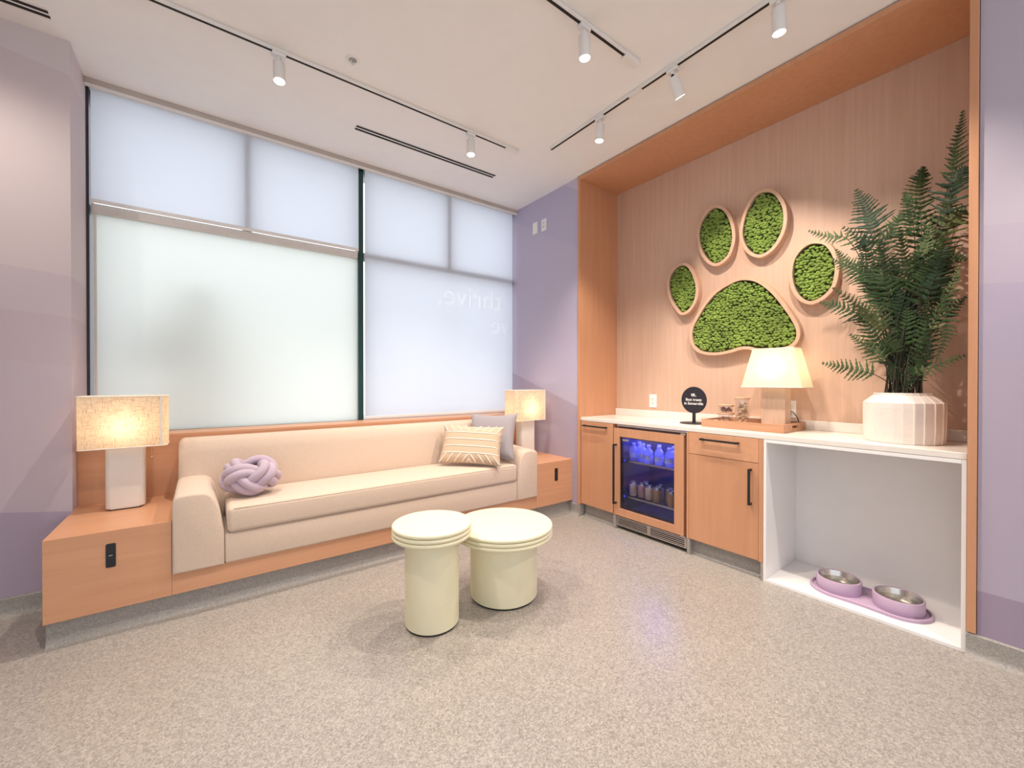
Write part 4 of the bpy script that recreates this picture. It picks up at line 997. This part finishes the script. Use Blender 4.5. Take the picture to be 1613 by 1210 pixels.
# ------------------------------------------------------------------ potted fern
px, py = 3.056, 0.533
t = thing('potted_fern', 'tall dark green fern in a white faceted pot at the right end of the counter', 'potted plant', (px, py, CT))
def pot():
    bm = BM(); n = 44; rnd = random.Random(2); fac = []
    ang = []; a = 0.0
    while a < 2 * math.pi - 0.2: ang.append(a); a += rnd.uniform(0.20, 0.34)
    m = len(ang)
    prof = [(0.156, 0.0), (0.159, 0.003), (0.163, 0.06), (0.164, 0.19), (0.163, 0.213), (0.124, 0.252), (0.122, 0.266), (0.114, 0.266), (0.112, 0.245)]
    rings = []
    for r, h in prof:
        ring = []
        for i in range(m):
            a0 = ang[i]; a1 = ang[(i + 1) % m] + (2 * math.pi if i == m - 1 else 0)
            # each facet: its left edge stands proud of its neighbour
            k = 1.0 if h > 0.25 or r < 0.156 else 1.022
            ring.append(bm.verts.new((px + r * k * math.cos(a0), py + r * k * math.sin(a0), CT + h)))
            ae = a1 - 0.02; ring.append(bm.verts.new((px + r * 0.995 * math.cos(ae), py + r * 0.995 * math.sin(ae), CT + h)))
        rings.append(ring)
    for A_, B_ in zip(rings, rings[1:]):
        for i in range(2 * m): bm.faces.new((A_[i], A_[(i + 1) % (2 * m)], B_[(i + 1) % (2 * m)], B_[i]))
    bm.faces.new(list(reversed(rings[0])))
    return bm
obj('pot', pot(), 'plaster_pot', t)
obj('soil', lathe(BM(), [(0, 0.243), (0.111, 0.240)], (px, py, CT), 30), 'soil', t)
FERN = [
   ((2.98, 0.308, 2.575), (3.0, 0.333, 2.417), (3.04, 0.372, 2.19), 0.07) ,
   ((3.0, 0.295, 2.3), (3.0, 0.337, 2.245), (3.02, 0.374, 2.088), 0.11) ,
   ((3.12, 0.466, 2.409), (3.12, 0.481, 2.284), (3.1, 0.474, 1.951), 0.1) ,
   ((3.05, 0.532, 2.277), (3.06, 0.511, 2.176), (3.07, 0.491, 1.984), 0.085) ,
   ((3.05, 0.739, 2.369), (3.06, 0.689, 2.225), (3.06, 0.644, 2.023), 0.11) ,
   ((2.98, 0.529, 2.146), (3.0, 0.563, 2.076), (3.02, 0.608, 1.953), 0.09) ,
   ((2.88, 0.925, 2.145), (2.92, 0.842, 2.093), (2.96, 0.731, 2.023), 0.05) ,
   ((3.0, 0.791, 2.155), (3.01, 0.711, 2.057), (3.03, 0.656, 1.952), 0.075) ,
   ((3.08, 0.843, 2.053), (3.08, 0.787, 1.959), (3.07, 0.693, 1.837), 0.06) ,
   ((2.95, 0.826, 1.964), (2.97, 0.741, 1.89), (3.0, 0.641, 1.78), 0.08) ,
   ((2.86, 0.8, 1.783), (2.9, 0.681, 1.648), (2.95, 0.598, 1.518), 0.075) ,
   ((2.92, 0.878, 1.716), (2.94, 0.786, 1.678), (2.98, 0.663, 1.576), 0.07) ,
   ((2.93, 0.736, 1.515), (2.95, 0.681, 1.451), (2.98, 0.603, 1.353), 0.055) ,
   ((2.86, 0.849, 1.352), (2.89, 0.748, 1.324), (2.95, 0.634, 1.284), 0.07) ,
   ((2.95, 0.288, 1.374), (2.97, 0.365, 1.337), (3.0, 0.473, 1.282), 0.05) ,
   ((2.88, 0.38, 1.348), (2.9, 0.352, 1.496), (2.95, 0.372, 1.66), 0.06) ,
   ((3.05, 0.299, 1.67), (3.06, 0.339, 1.626), (3.06, 0.395, 1.545), 0.04) ,
   ((2.92, 0.307, 1.814), (2.93, 0.342, 1.699), (2.97, 0.415, 1.508), 0.05) ,
   ((3.1, 0.304, 1.86), (3.1, 0.356, 1.889), (3.08, 0.422, 1.834), 0.07) ,
   ((2.96, 0.413, 1.449), (2.97, 0.421, 1.395), (3.0, 0.444, 1.315), 0.03) ,
   ((3.1, 0.308, 2.118), (3.1, 0.341, 2.097), (3.08, 0.404, 1.996), 0.1) ,
   ((3.15, 0.363, 2.249), (3.14, 0.384, 2.12), (3.1, 0.425, 1.889), 0.1) ,
   ((3.039, 0.391, 1.696), (3.035, 0.41, 1.616), (3.033, 0.456, 1.498), 0.078) ,
   ((2.913, 0.524, 2.057), (2.96, 0.519, 1.936), (2.989, 0.507, 1.768), 0.073) ,
   ((3.142, 0.552, 1.654), (3.097, 0.535, 1.532), (3.069, 0.52, 1.373), 0.082) ,
   ((3.05, 0.442, 2.056), (3.042, 0.455, 1.911), (3.037, 0.486, 1.729), 0.067) ,
   ((2.961, 0.427, 1.664), (2.989, 0.433, 1.526), (3.006, 0.455, 1.345), 0.066) ,
   ((3.036, 0.428, 2.076), (3.034, 0.441, 1.984), (3.032, 0.472, 1.857), 0.076) ,
   ((2.94, 0.379, 1.899), (2.976, 0.395, 1.801), (2.999, 0.436, 1.661), 0.093) ,
   ((3.116, 0.634, 1.996), (3.082, 0.614, 1.858), (3.06, 0.579, 1.68), 0.073) ,
   ((2.923, 0.689, 1.67), (2.966, 0.666, 1.557), (2.993, 0.601, 1.398), 0.098) ,
   ((3.05, 0.55, 1.662), (3.042, 0.551, 1.52), (3.037, 0.547, 1.337), 0.089) ,
   ((2.96, 0.425, 1.848), (2.988, 0.437, 1.769), (3.005, 0.465, 1.649), 0.089) ,
   ((3.116, 0.467, 1.926), (3.081, 0.476, 1.81), (3.06, 0.501, 1.659), 0.093) ,
   ((3.065, 0.561, 1.775), (3.051, 0.545, 1.609), (3.042, 0.524, 1.405), 0.09) ,
   ((3.092, 0.398, 2.009), (3.067, 0.404, 1.896), (3.052, 0.438, 1.752), 0.084) ,
   ((2.986, 0.506, 1.638), (3.003, 0.512, 1.56), (3.014, 0.519, 1.439), 0.08) ,
   ((3.149, 0.472, 1.663), (3.102, 0.477, 1.499), (3.072, 0.497, 1.299), 0.072) ,
   ((3.009, 0.382, 1.985), (3.018, 0.407, 1.852), (3.023, 0.46, 1.681), 0.094) ,
   ((2.97, 0.645, 1.869), (2.994, 0.633, 1.742), (3.009, 0.591, 1.568), 0.069) ,
   ((3.021, 0.368, 1.929), (3.024, 0.395, 1.858), (3.027, 0.453, 1.752), 0.072) ,
   ((3.14, 0.591, 1.683), (3.096, 0.577, 1.554), (3.069, 0.556, 1.388), 0.088) ,
   ((3.114, 0.382, 1.923), (3.081, 0.397, 1.797), (3.06, 0.445, 1.638), 0.091) ,
   ((3.088, 0.516, 1.781), (3.065, 0.524, 1.693), (3.05, 0.537, 1.566), 0.07) ,
   ((2.913, 0.602, 2.005), (2.96, 0.604, 1.886), (2.989, 0.582, 1.714), 0.096) ,
   ((3.013, 0.565, 1.936), (3.02, 0.556, 1.792), (3.024, 0.539, 1.604), 0.098) ,
   ((2.992, 0.55, 1.766), (3.007, 0.541, 1.666), (3.017, 0.525, 1.524), 0.095) ,
   ((3.044, 0.507, 1.756), (3.039, 0.511, 1.636), (3.035, 0.52, 1.476), 0.067) ,
   ((3.029, 0.701, 1.89), (3.029, 0.67, 1.795), (3.03, 0.604, 1.654), 0.084) ,
   ((3.097, 0.522, 1.828), (3.07, 0.518, 1.697), (3.053, 0.518, 1.527), 0.082) ,
   ((3.049, 0.465, 1.974), (3.042, 0.468, 1.878), (3.037, 0.483, 1.745), 0.1) ,
   ((2.979, 0.404, 1.624), (3.0, 0.421, 1.531), (3.012, 0.459, 1.397), 0.067) ,
   ((3.133, 0.738, 2.064), (3.092, 0.71, 1.902), (3.066, 0.647, 1.698), 0.074) ,
   ((3.083, 0.704, 2.073), (3.062, 0.676, 1.929), (3.049, 0.617, 1.741), 0.081) ,
   ((3.083, 0.626, 1.44), (3.062, 0.607, 1.401), (3.049, 0.571, 1.333), 0.055) ,
   ((2.951, 0.607, 1.489), (2.983, 0.598, 1.457), (3.002, 0.567, 1.396), 0.059) ,
   ((2.88, 0.556, 1.483), (2.94, 0.559, 1.456), (2.978, 0.544, 1.399), 0.044) ,
   ((3.096, 0.58, 1.416), (3.069, 0.568, 1.353), (3.053, 0.549, 1.263), 0.045) ,
   ((2.902, 0.485, 1.344), (2.953, 0.495, 1.289), (2.985, 0.506, 1.206), 0.048) ,
   ((3.018, 0.453, 1.456), (3.023, 0.463, 1.412), (3.026, 0.487, 1.34), 0.042) ,
   ((2.986, 0.454, 1.363), (3.004, 0.466, 1.323), (3.015, 0.488, 1.255), 0.059) ,
   ((2.972, 0.571, 1.357), (2.995, 0.566, 1.316), (3.01, 0.548, 1.246), 0.047) ,
   ((2.93, 0.667, 1.476), (2.97, 0.65, 1.445), (2.995, 0.596, 1.383), 0.051) ,
]
rnd = random.Random(11)
def clampv(v):
    """leaves rest against the niche sides instead of passing through them"""
    x, y, z = v
    if y < 0.276: y = 0.276 + (0.276 - y) * 0.02
    if x > 3.285: x = 3.285
    return Vector((x, y, z))
for idx, (tip, mid, st, hw) in enumerate(FERN):
    a = rnd.uniform(0, 6.28); r0 = rnd.uniform(0.02, 0.09)
    base = Vector((px + r0 * math.cos(a), py + r0 * math.sin(a), CT + 0.236))
    st = Vector(st); mid = Vector(mid); tip = Vector(tip)
    k1 = base.lerp(st, 0.45); k1.x = base.x + (st.x - base.x) * 0.30; k1.y = base.y + (st.y - base.y) * 0.25
    path = smooth_path([base, k1, st, mid, tip], 10)
    n0 = 20; blade = path[n0:]
    ln = len(path)
    sm = tube(BM(), [clampv(p) for p in path], [0.0034 - 0.0026 * i / ln for i in range(ln)], 5)
    # blade
    bm = BM(); Lb = sum((blade[i + 1] - blade[i]).length for i in range(len(blade) - 1))
    npin = max(9, int(Lb / 0.0195)); face = Vector((-1, rnd.uniform(-0.75, 0.75), rnd.uniform(-0.2, 0.75))).normalized()
    for k in range(npin):
        f = (k + 0.3) / npin; q = f * (len(blade) - 1); i = min(int(q), len(blade) - 2); p = blade[i].lerp(blade[i + 1], q - i); T = (blade[i + 1] - blade[i]).normalized()
        S = T.cross(face)
        if S.length < 0.1: S = T.cross(Vector((0, 0, 1)))
        S.normalize(); Nn = S.cross(T).normalized()
        env = min(1.0, 0.72 + f * 1.6) * (1 - f) ** 0.95 * 1.12 + 0.05
        for s in (-1, 1):
            Lp = 1.12 * hw * env * rnd.uniform(0.82, 1.12); D = (S * s * 0.92 + T * rnd.uniform(0.30, 0.58) - Nn * rnd.uniform(-0.12, 0.30)).normalized(); W = D.cross(Nn).normalized()
            m = 6 if Lp > 0.035 else 4; wid = 0.0058 + 0.058 * Lp; up = []; lo = []
            for j in range(m + 1):
                g = j / m; c = p + D * (Lp * g) - Nn * (0.10 * Lp * g * g)
                ww = wid * (1 - g) ** 0.7 * (1.0 if j % 2 else 0.62) if j < m else 0.0
                up.append(c + W * ww + D * (0.004 if j % 2 else 0)); lo.append(c - W * ww + D * (0.004 if j % 2 else 0))
            U = [bm.verts.new(clampv(v)) for v in up[:-1]]; Lw = [bm.verts.new(clampv(v)) for v in lo[:-1]]; tv = bm.verts.new(clampv(up[-1]))
            C_ = [bm.verts.new(clampv((u_ + l_) / 2 + Nn * 0.0012)) for u_, l_ in zip(up[:-1], lo[:-1])]
            for j in range(m - 1):
                bm.faces.new((U[j], U[j + 1], C_[j + 1], C_[j])); bm.faces.new((C_[j], C_[j + 1], Lw[j + 1], Lw[j]))
            bm.faces.new((U[-1], tv, C_[-1])); bm.faces.new((C_[-1], tv, Lw[-1]))
    fo = obj('frond', bm, 'fern_leaf_pale' if idx in (10, 12, 13, 14, 17) or idx % 7 == 6 else ('fern_leaf_dark' if idx % 3 == 1 else 'fern_leaf'), t)
    obj('stem', sm, 'fern_stem', fo, 1)
